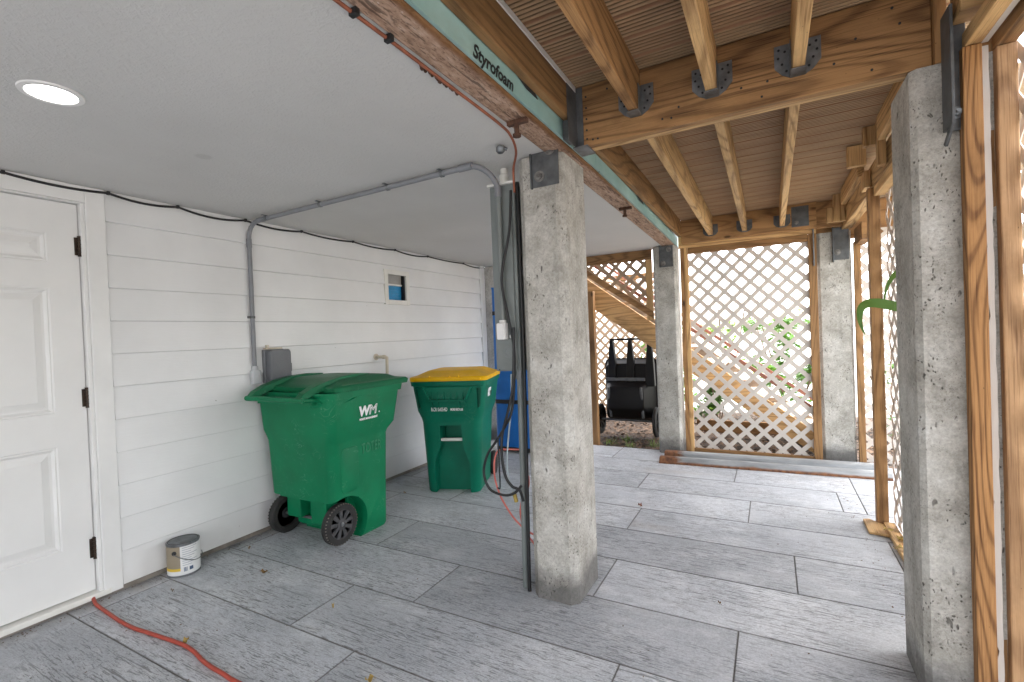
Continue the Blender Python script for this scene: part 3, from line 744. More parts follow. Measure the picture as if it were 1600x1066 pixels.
# side panel between post and right column
p = thing('lattice_panel', 'white lattice side panel between the brown corner post and right column', 'lattice panel', (3.83, 3.1, 0))
obj('lattice', lattice([(2.2, .03), (3.83, .03), (3.83, 2.17), (2.2, 2.17)], zy(3.862), (3.6, 1.2)), 'lattice', p)
obj('corner_post', board(3.77, 3.832, 3.80, 3.86, 0.0, 2.172), 'wood_z', p, bevel=.003)
obj('top_plate', board(3.80, 3.86, 2.4, 3.80, 2.115, 2.172), 'pale_wood_y', p, bevel=.003)
obj('sill', board(3.80, 3.86, 2.4, 3.795, .0, .030), 'pale_wood_y', p, bevel=.004)
# near right panel
p = thing('lattice_panel', 'white lattice panel in sunlit wooden frame at the right edge', 'lattice panel', (3.88, 1.0, 0))
obj('lattice', lattice([(-4.2, .0), (2.16, .0), (2.16, 2.2), (-4.2, 2.2)], zy(3.903), (2.133, 2.1126)), 'lattice', p)
obj('stile', board(3.758, 3.806, 2.04, 2.082, -.02, 2.18), 'orange_wood_z', p, bevel=.003)
obj('stile', board(3.843, 3.892, 2.055, 2.11, -.02, 2.165), 'sunny_wood_z', p, bevel=.004)
# ragged white vinyl strip between the stiles
mb = MB(); Lp = []; Rp = []
for k in range(60):
    z = -.02+k*2.2/59
    Lp.append((3.812+random.uniform(-.004, .003)+(.004 if random.random() < .2 else 0), 2.07, z)); Rp.append((3.8295+random.uniform(-.0015, .0015), 2.07, z))
mb.prism(Lp+Rp[::-1], (0, .004, 0)); obj('vinyl_edge', mb, 'lattice', p)
obj('backing_strip', board(3.807, 3.8425, 2.085, 2.12, -.02, 2.235), 'wood_z', p)
obj('top_plate', board(3.766, 3.808, -4.2, 2.08, 2.183, 2.232), 'pale_wood_y', p, bevel=.003)
obj('top_plate', board(3.843, 3.892, -4.2, 2.10, 2.168, 2.232), 'wood_y', p, bevel=.003)
obj('vinyl_edge', board(3.812, 3.829, -4.2, 2.07, 2.19, 2.232), 'lattice', p)

# ------------------------------------------------------------------ outdoor stair
st = thing('outdoor_stairs', 'pale wooden outdoor staircase descending behind the lattice', 'stairs', (2.4, 6.1, 0))
sl = .745
def zt(x): return 1.80-(x-1.2)*sl+.20      # nosing line of the stringer top
L0, L1 = .2, 3.75
for y0, nm in ((5.56, 'pale_wood_x'), (6.60, 'weathered_wood_x')):
    ob = obj('stringer', MB().prism([(L0, y0, zt(L0)-.36), (L1-.1, y0, -.05), (L1+.05, y0, -.05), (L1+.05, y0, zt(L1+.05)), (L0, y0, zt(L0))], (0, .04, 0)), nm, st, bevel=.003)
k = 0; x = L1-.16
while x > L0+.1:
    z = zt(x)-.02
    obj('tread', board(x-.14, x+.14, 5.61, 6.59, z-.035, z), 'weathered_wood_x', st, bevel=.004)
    x -= .245; k += 1
for y0 in (5.565, 6.605):
    obj('bottom_rail', MB().prism([(L0, y0, zt(L0)+.20), (L1, y0, zt(L1)+.20), (L1, y0, zt(L1)+.245), (L0, y0, zt(L0)+.245)], (0, .038, 0)), 'red_brown', st)
tag(obj('edging_board', board(2.3, 3.7, 6.72, 6.76, -.06, .10), 'wood_x', None, bevel=.004), 'dark edging board on the mulch behind the big lattice panel', 'edging board')

# ------------------------------------------------------------------ ceiling light, wires and conduit
lt = thing('ceiling_light', 'lit round recessed light in the white ceiling', 'light', (1.09, .70, 2.2))
mb = MB().lathe([(.066, 2.1965), (.068, 2.193), (.084, 2.194), (.086, 2.1995), (.066, 2.1995)], (1.09, .70, 0), 'z', 48, False)
obj('trim_ring', mb, 'white_plastic', lt, smooth=40)
obj('lens', MB().lathe([(.0, 2.1945), (.0655, 2.1955), (.0655, 2.199)], (1.09, .70, 0), 'z', 48, False), 'glow', lt)

def strap(mb, p, r, ax):
    x, y, z = p
    if ax == 'z': mb.lathe([(r+.003, -.008), (r+.003, .008)], p, 'z', 14); mb.box(x-.028, x+.002, y-.03, y-.01, z-.008, z+.008)
    else: mb.lathe([(r+.003, -.008), (r+.003, .008)], p, 'x', 14); mb.box(x-.008, x+.008, y-.035, y+.035, z+r-.002, z+r+.002)
cd = thing('conduit', 'grey plastic conduit climbing the siding and crossing the ceiling', 'conduit', (.03, 2.065, 1.1))
r = .0145
pts = [(.032, 2.062, 1.10), (.032, 2.064, 2.06)]
for k in range(1, 7): a = k*pi/2/6; pts.append((.032+.10*(1-cos(a)), 2.064-.0*(1-cos(a)), 2.06+.10*sin(a)+.010*k/6))
pts += [(.20, 2.062, 2.172), (1.90, 2.03, 2.176)]
for k in range(1, 9): a = k*pi/2/8; pts.append((1.90+.095*sin(a), 2.03+.10*k/8, 2.176-.10*(1-cos(a))))
pts += [(1.995, 2.132, 2.03), (1.993, 2.132, 1.36)]
pts2 = [Vector(p) for p in pts]
obj('pipe', MB().tube(pts2[:-2], r, 14), 'grey_pvc', cd, smooth=50)
obj('drop_pipe', MB().tube([pts2[-3], pts2[-2], (1.996, 2.132, 1.72), (1.997, 2.132, 1.50), (1.994, 2.130, 1.395)], r*.95, 14), 'panel_grey', cd, smooth=50)
for p0, p1 in (((.032, 2.063, 2.0), (.032, 2.063, 2.06)), ((.14, 2.063, 2.171), (.21, 2.062, 2.172)), ((1.83, 2.0313, 2.1758), (1.91, 2.030, 2.176)), ((1.995, 2.131, 2.03), (1.995, 2.132, 2.085))): obj('coupling', MB().tube([p0, p1], r*1.22, 14), 'grey_pvc', cd, smooth=50)
mb = MB(); strap(mb, (.032, 2.063, 1.515), r, 'z'); obj('pipe_strap', mb, 'steel_dark', cd)
for x in (.24, .78, 1.34, 1.72):
    mb = MB(); strap(mb, (x, 2.062-.032*x/1.9, 2.173), r, 'x'); obj('pipe_strap', mb, 'galvanised', cd)
mb = MB(); mb.loft([rrect(.012, .060, 2.030, 2.095, z, q) for z, q in ((1.05, .006), (1.06, .01), (1.13, .012), (1.145, .016))]); mb.tube([(.032, 2.062, 1.14), (.032, 2.062, 1.175)], .021, 14)
obj('box_connector', mb, 'pale_grey_pvc', cd, smooth=40)
mb = MB(); mb.loft([rrect(1.970, 2.017, 2.105, 2.150, z, .012) for z in (1.30, 1.385)]); mb.lathe([(.018, 1.385), (.018, 1.40)], (1.994, 2.130, 0), 'z', 14); mb.box(1.973, 2.014, 2.098, 2.1045, 1.302, 1.383)
obj('elbow_box', mb, 'white_plastic', cd, smooth=40, bevel=.003)
# outlet box
ob = thing('outlet_box', 'dark grey weatherproof outlet box on the siding above the green bin', 'outlet box', (.02, 2.2, 1.1))
obj('back_plate', board(.016, .045, 2.128, 2.285, 1.05, 1.285), 'grey_pvc', ob, bevel=.004)
mb = MB(); mb.loft([[(x, y, z) for (y, z, _) in rrect(2.135+i, 2.305-i, 1.045+i, 1.282-i, 0, .018)] for x, i in ((.046, 0), (.09, 0), (.102, .006), (.105, .02))])
obj('cover', mb, 'dark_grey_box', ob, smooth=40)
obj('latch', board(.05, .085, 2.306, 2.318, 1.12, 1.18), 'dark_grey_box', ob, bevel=.003)
mb = MB(); mb.box(.02, .05, 2.14, 2.27, 1.288, 1.298); mb.lathe([(.012, 0), (.012, .02)], (.035, 2.16, 1.298), 'z', 8); obj('hinge_strip', mb, 'beige_pvc', ob)
# beige pipe stub
mb = MB(); mb.lathe([(.03, .012), (.03, .022)], (0, 3.24, 1.168), 'x', 16)
mb.tube([(.012, 3.24, 1.168), (.055, 3.24, 1.168)], .014, 12)
mb.tube(curve_pts([(.055, 3.24, 1.168), (.10, 3.25, 1.166), (.125, 3.262, 1.16), (.128, 3.262, 1.12), (.12, 3.258, .75)]), .0135, 12); mb.tube([(.09, 3.248, 1.167), (.118, 3.258, 1.166)], .018, 12)
tag(obj('drain_pipe', mb, 'beige_pvc', None, 50), 'beige plastic pipe bending down from the siding behind the green bin', 'pipe')
# black cable along the top of the wall
cb_t = thing('wall_cable', 'thin black cable sagging along the joint of siding and ceiling', 'cable', (.02, 3, 2.18))
clips = [.4, .86, 1.27, 1.62, 2.05, 2.5, 3.02, 3.55, 4.05, 4.72, 5.2]; pts = []
for i in range(len(clips)-1):
    a, b2 = clips[i], clips[i+1]
    sag = random.choice((.008, .014, .02, .026))
    for k in range(10):
        u = k/10; pts.append((.024, a+(b2-a)*u, 2.187-sag*4*u*(1-u)))
pts.append((.024, 5.3, 2.185))
obj('wire', MB().tube(pts, .0068, 8), 'black_plastic', cb_t, smooth=50)
for y in clips[:-1]: obj('clip', board(.014, .032, y-.006, y+.008, 2.178, 2.197), 'black_plastic', cb_t, bevel=.002)
# copper wire at the soffit edge
cw = thing('copper_wire', 'copper coloured wire clipped along the beam edge under the ceiling', 'wire', (2.262, 1.5, 2.19))
pts = [(2.258, -1, 2.186), (2.257, .9, 2.187), (2.255, 1.3, 2.186), (2.25, 1.7, 2.186), (2.235, 1.84, 2.182), (2.185, 1.98, 2.17), (2.12, 2.075, 2.14), (2.102, 2.105, 2.10), (2.098, 2.115, 2.03)]
obj('wire', MB().tube(curve_pts(pts), .0058, 8), 'copper', cw, smooth=50)
for y in (.93, 1.06): obj('clip', board(2.248, 2.275, y-.008, y+.008, 2.176, 2.196), 'black_plastic', cw, bevel=.002)
mb = MB()
for k in range(14):
    y = 1.22+k*.016; mb.lathe([(.004, 0), (.0085*random.uniform(.7, 1.2), .006), (.003, .013)], (2.244+random.uniform(-.006, .004), y, 2.184), 'z', 6)
tag(obj('wasp_mud', mb, 'rust', None, 60), 'dark crumbly mud streak on the ceiling beside the copper wire', 'mud')
mb = MB(); mb.lathe([(.012, 0), (.02, .008), (.02, .026), (.01, .034)], (2.13, 1.93, 2.160), 'z', 14); mb.tube([(2.13, 1.93, 2.19), (2.155, 1.95, 2.178)], .008, 8)
tag(obj('pipe_cap', mb, 'galvanised', None, 50), 'small metal cap under the ceiling beside the foreground column', 'cap')

# electrical box beside the foreground column
eb = thing('electrical_box', 'tall grey electrical trough fixed beside the foreground column', 'electrical box', (1.98, 2.25, 1.13))
obj('body', board(1.926, 2.070, 2.165, 2.33, 1.135, 2.095), 'panel_grey', eb, bevel=.003)
obj('cover', board(1.947, 2.054, 2.152, 2.164, 1.145, 2.06), 'panel_grey', eb, bevel=.002)
obj('seam', board(1.9455, 1.9468, 2.156, 2.1648, 1.14, 2.06), 'text_black', eb)
obj('top_flange', board(1.917, 2.074, 2.15, 2.34, 2.0955, 2.108), 'offwhite_trim', eb, bevel=.002)
mb = MB(); mb.lathe([(.030, -.0004), (.030, -.0024), (.027, -.0024), (.027, -.0009), (.020, -.0009), (.020, -.0024), (.017, -.0024), (.016, -.001)], (2.006, 2.152, 1.235), 'y', 32); obj('knockout', mb, 'panel_grey', eb)
mb = MB(); mb.lathe([(.011, 0), (.011, -.01), (.006, -.014)], (2.034, 2.152, 1.315), 'y', 14); obj('lug', mb, 'white_plastic', eb, smooth=40)
obj('hub', MB().lathe([(.024, 2.108), (.024, 2.165), (.019, 2.17), (.019, 2.198)], (1.985, 2.22, 0), 'z', 18), 'offwhite_trim', eb, smooth=40)
dp = thing('down_pipe', 'grey metal pipe running from the electrical box to the floor beside the column', 'pipe', (2.04, 2.2, 0))
obj('pipe', MB().tube([(2.045, 2.20, 1.135), (2.042, 2.20, .7), (2.035, 2.198, 0.0)], .0175, 14), 'panel_grey', dp, smooth=50)
obj('dark_pipe', MB().tube([(2.084, 2.175, 2.10), (2.084, 2.175, 1.2), (2.070, 2.165, 0.0)], .0095, 12), 'black_plastic', dp, smooth=50)
obj('connector', MB().lathe([(.023, 1.09), (.023, 1.134)], (2.045, 2.2, 0), 'z', 14), 'galvanised', dp, smooth=40)
def cable(name, ctrl, r, mat, label, cat, n=8):
    return tag(obj(name, MB().tube(curve_pts(ctrl, n), r, 8), mat, None, 50), label, cat)
cable('hanging_cable', [(2.07, 2.13, 2.05), (2.055, 2.125, 1.85), (2.01, 2.12, 1.66), (2.005, 2.12, 1.56), (2.03, 2.12, 1.42), (2.055, 2.125, 1.26), (2.05, 2.13, 1.12), (2.028, 2.13, .942), (1.986, 2.13, .857), (1.925, 2.13, .77), (1.871, 2.13, .699), (1.843, 2.13, .611), (1.856, 2.13, .544), (1.893, 2.13, .505), (1.97, 2.13, .494), (2.027, 2.13, .515), (2.06, 2.14, .552)], .007, 'black_plastic', 'long black cable looping down in front of the electrical box', 'cable')
cable('hanging_cable', [(2.06, 2.12, 1.36), (2.058, 2.115, 1.22), (2.046, 2.11, 1.05), (2.01, 2.11, .92), (1.972, 2.12, .82), (1.962, 2.12, .74), (1.965, 2.12, .676), (1.98, 2.12, .595), (2.016, 2.12, .549), (2.05, 2.135, .528), (2.062, 2.15, .47)], .0075, 'black_plastic', 'shorter black cable hanging in a narrow loop against the grey down pipe', 'cable')
cable('red_cord', [(1.93, 2.40, .665), (1.84, 2.40, .66), (1.775, 2.40, .645), (1.748, 2.40, .585), (1.745, 2.40, .49), (1.771, 2.40, .399), (1.811, 2.40, .328), (1.872, 2.40, .255), (1.95, 2.40, .20), (2.02, 2.45, .15), (2.09, 2.50, .10)], .0055, 'pink_cord', 'loop of thin red cord hanging behind the grey down pipe', 'cord')
cable('red_cord', [(1.968, 2.40, .52), (1.966, 2.40, .46), (1.93, 2.40, .40), (1.908, 2.40, .32), (1.915, 2.40, .25), (1.94, 2.40, .19), (2.02, 2.44, .08), (2.12, 2.56, .01)], .0055, 'pink_cord', 'short red cord falling to the floor behind the foreground column', 'cord')
hz = thing('clear_hose', 'thin pale hose with brass fitting beside the grey down pipe', 'hose', (2.0, 2.3, .6))
obj('tube', MB().tube(curve_pts([(2.015, 2.16, 1.12), (2.012, 2.15, .95), (1.99, 2.15, .80), (1.975, 2.15, .66), (1.985, 2.15, .56), (2.005, 2.16, .50)]), .0045, 8), 'clear_hose', hz, smooth=50)
obj('fitting', MB().tube([(2.003, 2.16, .505), (2.013, 2.165, .455)], .011, 10), 'brass', hz, smooth=40)
cable('bungee_hook', [(1.955, 2.10, .80), (1.957, 2.10, .62), (1.957, 2.10, .55), (1.952, 2.10, .535), (1.942, 2.10, .54)], .0042, 'text_black', 'thin black hook hanging among the cables beside the down pipe', 'hook')

# security light behind the box
sl_ = thing('security_light', 'small white security light under the ceiling behind the electrical box', 'light', (1.53, 3.0, 2.0))
LX, LY, LZ = 1.62, 3.1, 2.0
mb = MB(); mb.lathe([(.06, LZ+.0), (.06, LZ+.03), (.05, LZ+.08), (.03, LZ+.12), (.03, 2.199)], (LX, LY, 0), 'z', 24); obj('housing', mb, 'white_plastic', sl_, smooth=50)
mb = MB(); mb.lathe([(.045, LZ-.001), (.035, LZ-.06), (.012, LZ-.10)], (LX, LY, 0), 'z', 24); obj('lens', mb, 'black_plastic', sl_, smooth=50)

# ------------------------------------------------------------------ wheeled bin with green lid
def wheel(parent, cx, cy, cz, r, w, outer, rim_mat='rim_plastic', ribs=9):
    h0, h1 = cx-w/2, cx+w/2
    mb = MB().lathe([(r*.70, h0), (r*.93, h0), (r, h0+w*.2), (r, h1-w*.2), (r*.93, h1), (r*.70, h1), (r*.68, h1-w*.3), (r*.68, h0+w*.3), (r*.70, h0)], (0, cy, cz), 'x', 40, False)
    for k in range(36):
        a = 2*pi*k/36
        for hh in ():
            p = Vector((hh, cy+cos(a)*r*.985, cz+sin(a)*r*.985)); mb.box(p.x, p.x+w*.18, p.y-.0035, p.y+.0035, p.z-.0035, p.z+.0035)
    tb = MB()
    for k in range(40):
        a = 2*pi*k/40
        for hh in ((h1-w*.22) if outer > 0 else (h0+w*.04),):
            p = Vector((hh, cy+cos(a)*r*.965, cz+sin(a)*r*.965)); q = .0032
            tb.box(p.x, p.x+w*.18, p.y-q, p.y+q, p.z-q, p.z+q)
    ob = obj('wheel', mb, 'black_rubber', parent, smooth=35)
    if ribs == 9: obj('tyre_knobs', tb, 'tread_dust', ob)
    face = h1 if outer > 0 else h0; s = outer
    obj('wheel_web', MB().lathe([(.01, face-s*.018), (r*.72, face-s*.018)], (0, cy, cz), 'x', 36), 'black_plastic', ob)
    d = MB()
    d.lathe([(r*.66, face-s*.016), (r*.66, face-s*.004), (r*.72, face-s*.002), (r*.76, face-s*.004)], (0, cy, cz), 'x', 36, False)
    d.lathe([(r*.27, face-s*.02), (r*.27, face-s*.003), (r*.12, face+s*.001)], (0, cy, cz), 'x', 24)
    for k in range(ribs):
        a = 2*pi*k/ribs+.2; dy, dz_ = cos(a), sin(a); ny, nz = -dz_, dy; wd = r*.07
        q = [(r*.2*dy+wd*ny, r*.2*dz_+wd*nz), (r*.7*dy+wd*1.6*ny, r*.7*dz_+wd*1.6*nz), (r*.7*dy-wd*1.6*ny, r*.7*dz_-wd*1.6*nz), (r*.2*dy-wd*ny, r*.2*dz_-wd*nz)]
        d.prism([(face-s*.018, cy+u, cz+v) for u, v in q], (s*.013, 0, 0))
    obj('rim', d, rim_mat, ob, smooth=35)
    obj('hub_cap', MB().lathe([(.0135, face-s*.002), (.0135, face+s*.004), (.006, face+s*.007)], (0, cy, cz), 'x', 16), 'galvanised', ob, smooth=40)
    return ob
BX = .425
b1 = thing('wheeled_bin', 'large green wheeled bin with green lid standing closest to the paint can', 'bin', (BX, 2.33, 0), 0, 'wheeled bins by the siding')
S = [(0, .300, 2.115, 2.565, .05), (.02, .312, 2.10, 2.575, .06), (.30, .322, 2.085, 2.580, .065), (.66, .332, 2.068, 2.592, .065), (.685, .336, 2.064, 2.600, .06), (.735, .352, 2.056, 2.645, .05), (.955, .366, 2.045, 2.690, .05), (.957, .378, 2.035, 2.705, .045), (1.0, .382, 2.03, 2.715, .045)]
body = MB().loft([rrect(BX-hx, BX+hx, y0, y1, z, r, 6) for z, hx, y0, y1, r in S]).mesh('body')
cut = [board(BX-.5, BX+.5, 1.9, 2.285, -.1, .283)]
for s in (-1, 1):
    xa, xb = (BX+.215, BX+.5) if s > 0 else (BX-.5, BX-.215)
    cut.append(MB().lathe([(.185, xa), (.185, xb)], (0, 2.175, .128), 'x', 40))
# shallow relief channels on the handle side and the side facing the viewer
cut.append(board(BX-.20, BX-.03, 1.9, 2.062, .33, .62))
me = boolean(body, cut); me.shade_smooth(); me.set_sharp_from_angle(angle=radians(32))
obj('body', me, 'bin_green', b1)
# side relief panel (raised)
mb = MB()
obj('side_panel', MB().loft([[(BX+o+ (z-.30)*.028, y, z) for (y, z, _) in rrect(2.14+i, 2.29-i, .335+i, .63-i, 0, .03)] for o, i in ((.318, 0), (.326, .004), (.3285, .012))]), 'bin_green', b1, smooth=40)
mb = MB(); mb.box(BX-.195, BX-.06, 2.12, 2.29, .135, .284); mb.box(BX+.045, BX+.195, 2.12, 2.29, .115, .284); mb.box(BX-.195, BX+.195, 2.20, 2.29, .06, .284)
obj('axle_housing', mb, 'bin_green', b1, bevel=.012, bseg=3)
obj('axle', MB().tube([(BX-.28, 2.165, .133), (BX+.28, 2.165, .133)], .010, 12), 'steel_dark', b1, smooth=40)
wheel(b1, BX+.266, 2.165, .133, .133, .052, 1); wheel(b1, BX-.258, 2.165, .133, .133, .052, -1)
# lid with plateau and the two arms reaching to the handle
lid = MB().loft([rrect(BX-hx, BX+hx, y0, y1, z, r, 6) for z, hx, y0, y1, r in ((1.003, .40, 2.075, 2.755, .05), (1.03, .405, 2.07, 2.762, .05), (1.042, .395, 2.085, 2.75, .05), (1.050, .34, 2.13, 2.70, .06), (1.072, .31, 2.19, 2.66, .07), (1.083, .23, 2.25, 2.58, .08))])
lidm = obj('lid', lid, 'lid_green', b1, smooth=30)
for xx in (BX-.245, BX+.235):
    mb = MB(); secs = []
    for y, z, w, h in ((1.915, .975, .030, .020), (1.945, 1.00, .034, .026), (2.02, 1.032, .042, .03), (2.12, 1.058, .05, .03), (2.25, 1.082, .045, .022), (2.38, 1.092, .03, .012), (2.50, 1.088, .02, .004)):
        secs.append([(xx-w, y, z-h), (xx+w, y, z-h), (xx+w*.8, y, z+h*.5), (xx-w*.8, y, z+h*.5)])
    mb.loft(secs); obj('lid_arm', mb, 'lid_green', lidm, bevel=.006, bseg=3)
mb = MB(); mb.tube([(BX-.285, 1.925, .972), (BX+.275, 1.925, .972)], .0165, 14)
for xx in (BX-.275, BX, BX+.265): mb.tube([(xx, 1.925, .97), (xx, 2.06, .955)], .015 if xx != BX else .02, 10)
mb.box(BX-.27, BX+.26, 1.99, 2.06, .93, .955)
obj('handle', mb, 'bin_green', b1, smooth=50)
mb = MB(); mb.prism([(BX+.20, 1.985, .99), (BX+.375, 2.05, .99), (BX+.375, 2.25, .955), (BX+.355, 2.25, .93), (BX+.355, 2.08, .905), (BX+.20, 2.03, .905)], (0, 0, .012)); 
obj('handle_bracket', mb, 'bin_green', b1, bevel=.004)
tx = BX+.3625
W1 = (0, 1, 0); W2 = (.06, 0, 1); W3 = (1, 0, -.06)
text('logo', 'W', .088, 'vinyl_text', b1, frame_mtx((tx, 2.278, .822), W1, W2, W3), .0008, .12, .004, xs=1.0)
text('logo', 'M', .088, 'vinyl_text', b1, frame_mtx((tx, 2.366, .822), W1, W2, W3), .0008, .18, .0, outline=True, xs=1.05)
text('logo', '.', .088, 'vinyl_text', b1, frame_mtx((tx, 2.455, .822), W1, W2, W3), .0008)
text('lettering', 'WASTE MANAGEMENT', .0185, 'vinyl_text', b1, frame_mtx((tx-.0005, 2.282, .792), W1, W2, W3), .0006, 0, .0008, xs=.86)
text('embossed_name', 'TOTER', .095, 'emboss_green', b1, frame_mtx((BX+.3305, 2.315, .560), W1, (.028, 0, 1), W3), .0025, 0, .001, xs=.62)

# ------------------------------------------------------------------ second bin, yellow lid
b2 = thing('wheeled_bin', 'green recycling bin with a yellow lid beside the electrical box', 'bin', (.705, 3.53, 0), radians(20), 'wheeled bins by the siding')
S = [(0, .222, -.245, .225, .06), (.015, .232, -.252, .235, .065), (.60, .262, -.272, .285, .075), (.635, .270, -.278, .30, .075), (.70, .292, -.292, .325, .065), (.915, .318, -.310, .345, .055), (.918, .330, -.322, .357, .055), (.955, .334, -.326, .360, .055)]
body = MB().loft([rrect(-hx, hx, y0, y1, z, r, 7) for z, hx, y0, y1, r in S]).mesh('body')
rec = MB().prism([(-.150, -.5, -.1), (.150, -.5, -.1), (.150, -.5, .26), (.098, -.5, .40), (.092, -.5, .575), (-.092, -.5, .575), (-.098, -.5, .40), (-.150, -.5, .26)], (0, .335, 0))
rec2 = MB().prism([(-.088, -.5, .43), (.088, -.5, .43), (.088, -.5, .568), (-.088, -.5, .568)], (0, .385, 0))
slots = []
for s in (-1, 1): slots.append(MB().prism([(s*.245, -.5, .73), (s*.262, -.5, .73), (s*.285, -.5, .895), (s*.245, -.5, .895)], (0, .235, 0)))
me = boolean(body, [rec, rec2]+slots); me.shade_smooth(); me.set_sharp_from_angle(angle=radians(32))
local('body', me, 'bin_green_dark', b2)
local('grab_bar', MB().tube([(-.094, -.235, .450), (.094, -.235, .450)], .014, 12), 'offwhite_trim', b2, smooth=50)
mb = MB(); mb.prism([(-.20, -.312, .908), (.20, -.312, .908), (.150, -.312, .795), (-.150, -.312, .795)], (0, -.016, 0)); mb.prism([(-.152, -.300, .792), (.152, -.300, .792), (.156, -.300, .806), (-.156, -.300, .806)], (0, -.058, 0)); mb.prism([(-.215, -.300, .912), (-.195, -.300, .912), (-.142, -.300, .792), (-.156, -.300, .792)], (0, -.055, 0)); mb.prism([(.195, -.300, .912), (.215, -.300, .912), (.156, -.300, .792), (.142, -.300, .792)], (0, -.055, 0)); mb.prism([(-.26, -.31, .912), (.26, -.31, .912), (.20, -.31, .89), (-.20, -.31, .89)], (0, -.016, 0))
local('front_apron', mb, 'bin_green_dark', b2, bevel=.005)
for k in range(6):
    x = -.135+k*.054; mb = MB().prism([(x-.0045, -.326, .804), (x-.0045, -.352, .806), (x-.0045, -.330, .872)], (.009, 0, 0)); local('rib', mb, 'bin_green_dark', b2, bevel=.002)
for x in (-.145, -.09, .09, .145):
    mb = MB().prism([(x-.006, -.312, .795), (x+.006, -.312, .795), (x+.014, -.30, .725), (x+.006, -.30, .725)], (0, -.012, 0)); local('gusset', mb, 'bin_green_dark', b2, bevel=.002)
lid = MB().loft([rrect(-hx, hx, y0, y1, z, r, 6) for z, hx, y0, y1, r in ((.957, .336, -.330, .37, .06), (.984, .340, -.334, .374, .06), (.992, .335, -.328, .37, .06), (.997, .318, -.308, .355, .06), (.999, .300, -.29, .34, .07), (1.030, .235, -.20, .28, .07), (1.036, .22, -.185, .265, .07))])
ld = local('lid', lid, 'lid_yellow', b2, smooth=28)
mb = MB(); mb.box(-.29, .29, -.352, -.328, .966, .984)
for x in (-.15, .02, .10): mb.box(x-.003, x+.003, -.342, -.30, .992, 1.004)
local('lid_lip', mb, 'lid_yellow', ld, bevel=.005)
for s in (-1, 1):
    w = MB().lathe([(.075, s*.225), (.105, s*.225), (.11, s*.235), (.11, s*.258), (.10, s*.268), (.03, s*.262)], (0, .30, .11), 'x', 28); local('wheel', w, 'black_rubber', b2, smooth=40)
text('lettering', 'RCR 00054D', .043, 'vinyl_text', b2, frame_mtx((-.155, -.2945, .703), (1, 0, 0), (0, -.084, 1), (0, -1, -.084)), .0006, 0, .0008, xs=.60, in_local=True)
text('lettering', 'MORE RECYCLE', .027, 'vinyl_text', b2, frame_mtx((.012, -.2948, .707), (1, 0, 0), (0, -.084, 1), (0, -1, -.084)), .0006, 0, .0012, xs=.56, in_local=True)
stk = local('sticker', MB().box(.301, .3035, -.14, -.02, .755, .875), 'vinyl_text', b2)
stk.rotation_euler = (0, radians(7), 0); stk.location = (-.095, 0, .04)
text('sticker_mark', 'W', .06, 'bin_recess', b2, frame_mtx((.3115, -.075, .80), (0, 1, 0), (.12, 0, 1), (1, 0, -.12)), .0006, 0, .003, in_local=True)

# ------------------------------------------------------------------ paint can
PC = (.112, 1.515)
pc = thing('paint_can', 'small paint can with white label standing against the siding', 'paint can', (PC[0], PC[1], 0))
mb = MB().lathe([(.080, .0), (.084, .002), (.084, .008), (.0815, .010), (.0815, .178), (.084, .181), (.084, .188), (.081, .190)], (*PC, 0), 'z', 48); obj('can_body', mb, 'galvanised', pc, smooth=40)
obj('rim', MB().lathe([(.072, .1845), (.0722, .1895), (.0745, .1912), (.077, .1895), (.0772, .1845)], (*PC, 0), 'z', 48, False), 'text_black', pc, smooth=40)
obj('lid', MB().lathe([(.0, .184), (.058, .184), (.061, .1895), (.064, .184), (.071, .183), (.074, .1895), (.0785, .1905)], (*PC, 0), 'z', 48, False), 'can_lid', pc, smooth=40)
def wrap(a0, a1, z0, z1, mat, name, r=.0822):
    mb = MB(); n = 20
    mb.loft([[(PC[0]+r*cos(radians(a0+(a1-a0)*k/n)), PC[1]+r*sin(radians(a0+(a1-a0)*k/n)), z) for k in range(n+1)] for z in (z0, z1)], False, False, False)
    return obj(name, mb, mat, pc, smooth=60)
simple('label_beige', (.26, .215, .15), .55, .06, 10); simple('label_white', (.66, .66, .65), .5, .05, 10); simple('label_yellow', (.62, .42, .04), .5, .05, 10); simple('label_text', (.30, .33, .36), .6, .2, 60); simple('label_blue', (.06, .10, .17), .6, .2, 60)
wrap(-170, -38, .012, .176, 'label_beige', 'label'); wrap(-170, -38, .036, .052, 'label_yellow', 'label_band', .0825); wrap(-170, -38, .012, .036, 'label_white', 'label_foot', .0825)
wrap(-38, 70, .012, .176, 'label_white', 'label', .0824)
for k in range(9): wrap(-31, 25-(k % 3)*12, .165-k*.0125, .1685-k*.0125, 'label_text', 'label_line', .0827)
for k, a in enumerate((-27, -24.5, -22, -20, -16)): wrap(a, a+1.6, .030, .055, 'label_blue', 'barcode_bar', .0827)
wrap(-8, 6, .032, .052, 'label_blue', 'label_block', .0827)
mb = MB().lathe([(.0, .003), (.010, .003), (.012, 0), (.012, -.003)], (0, 0, 0), 'x', 16)
ear = (PC[0]+.083*cos(radians(-58)), PC[1]+.083*sin(radians(-58)))
e = MB(); e.lathe([(.012, -.002), (.012, .004), (.006, .006)], (0, 0, 0), 'x', 16); em = e.mesh('ear', 40); em.transform(Matrix.Translation((ear[0], ear[1], .143)) @ Matrix.Rotation(radians(-58), 4, 'Z'))
obj('ear', em, 'black_plastic', pc)
hp = []
for k in range(13):
    a = radians(-58+k*11); u = k/12; hp.append((PC[0]+.092*cos(a), PC[1]+.092*sin(a), .140-.062*sin(u*pi*.75)))
obj('bail_handle', MB().tube(hp, .0022, 6), 'steel_dark', pc, smooth=60)

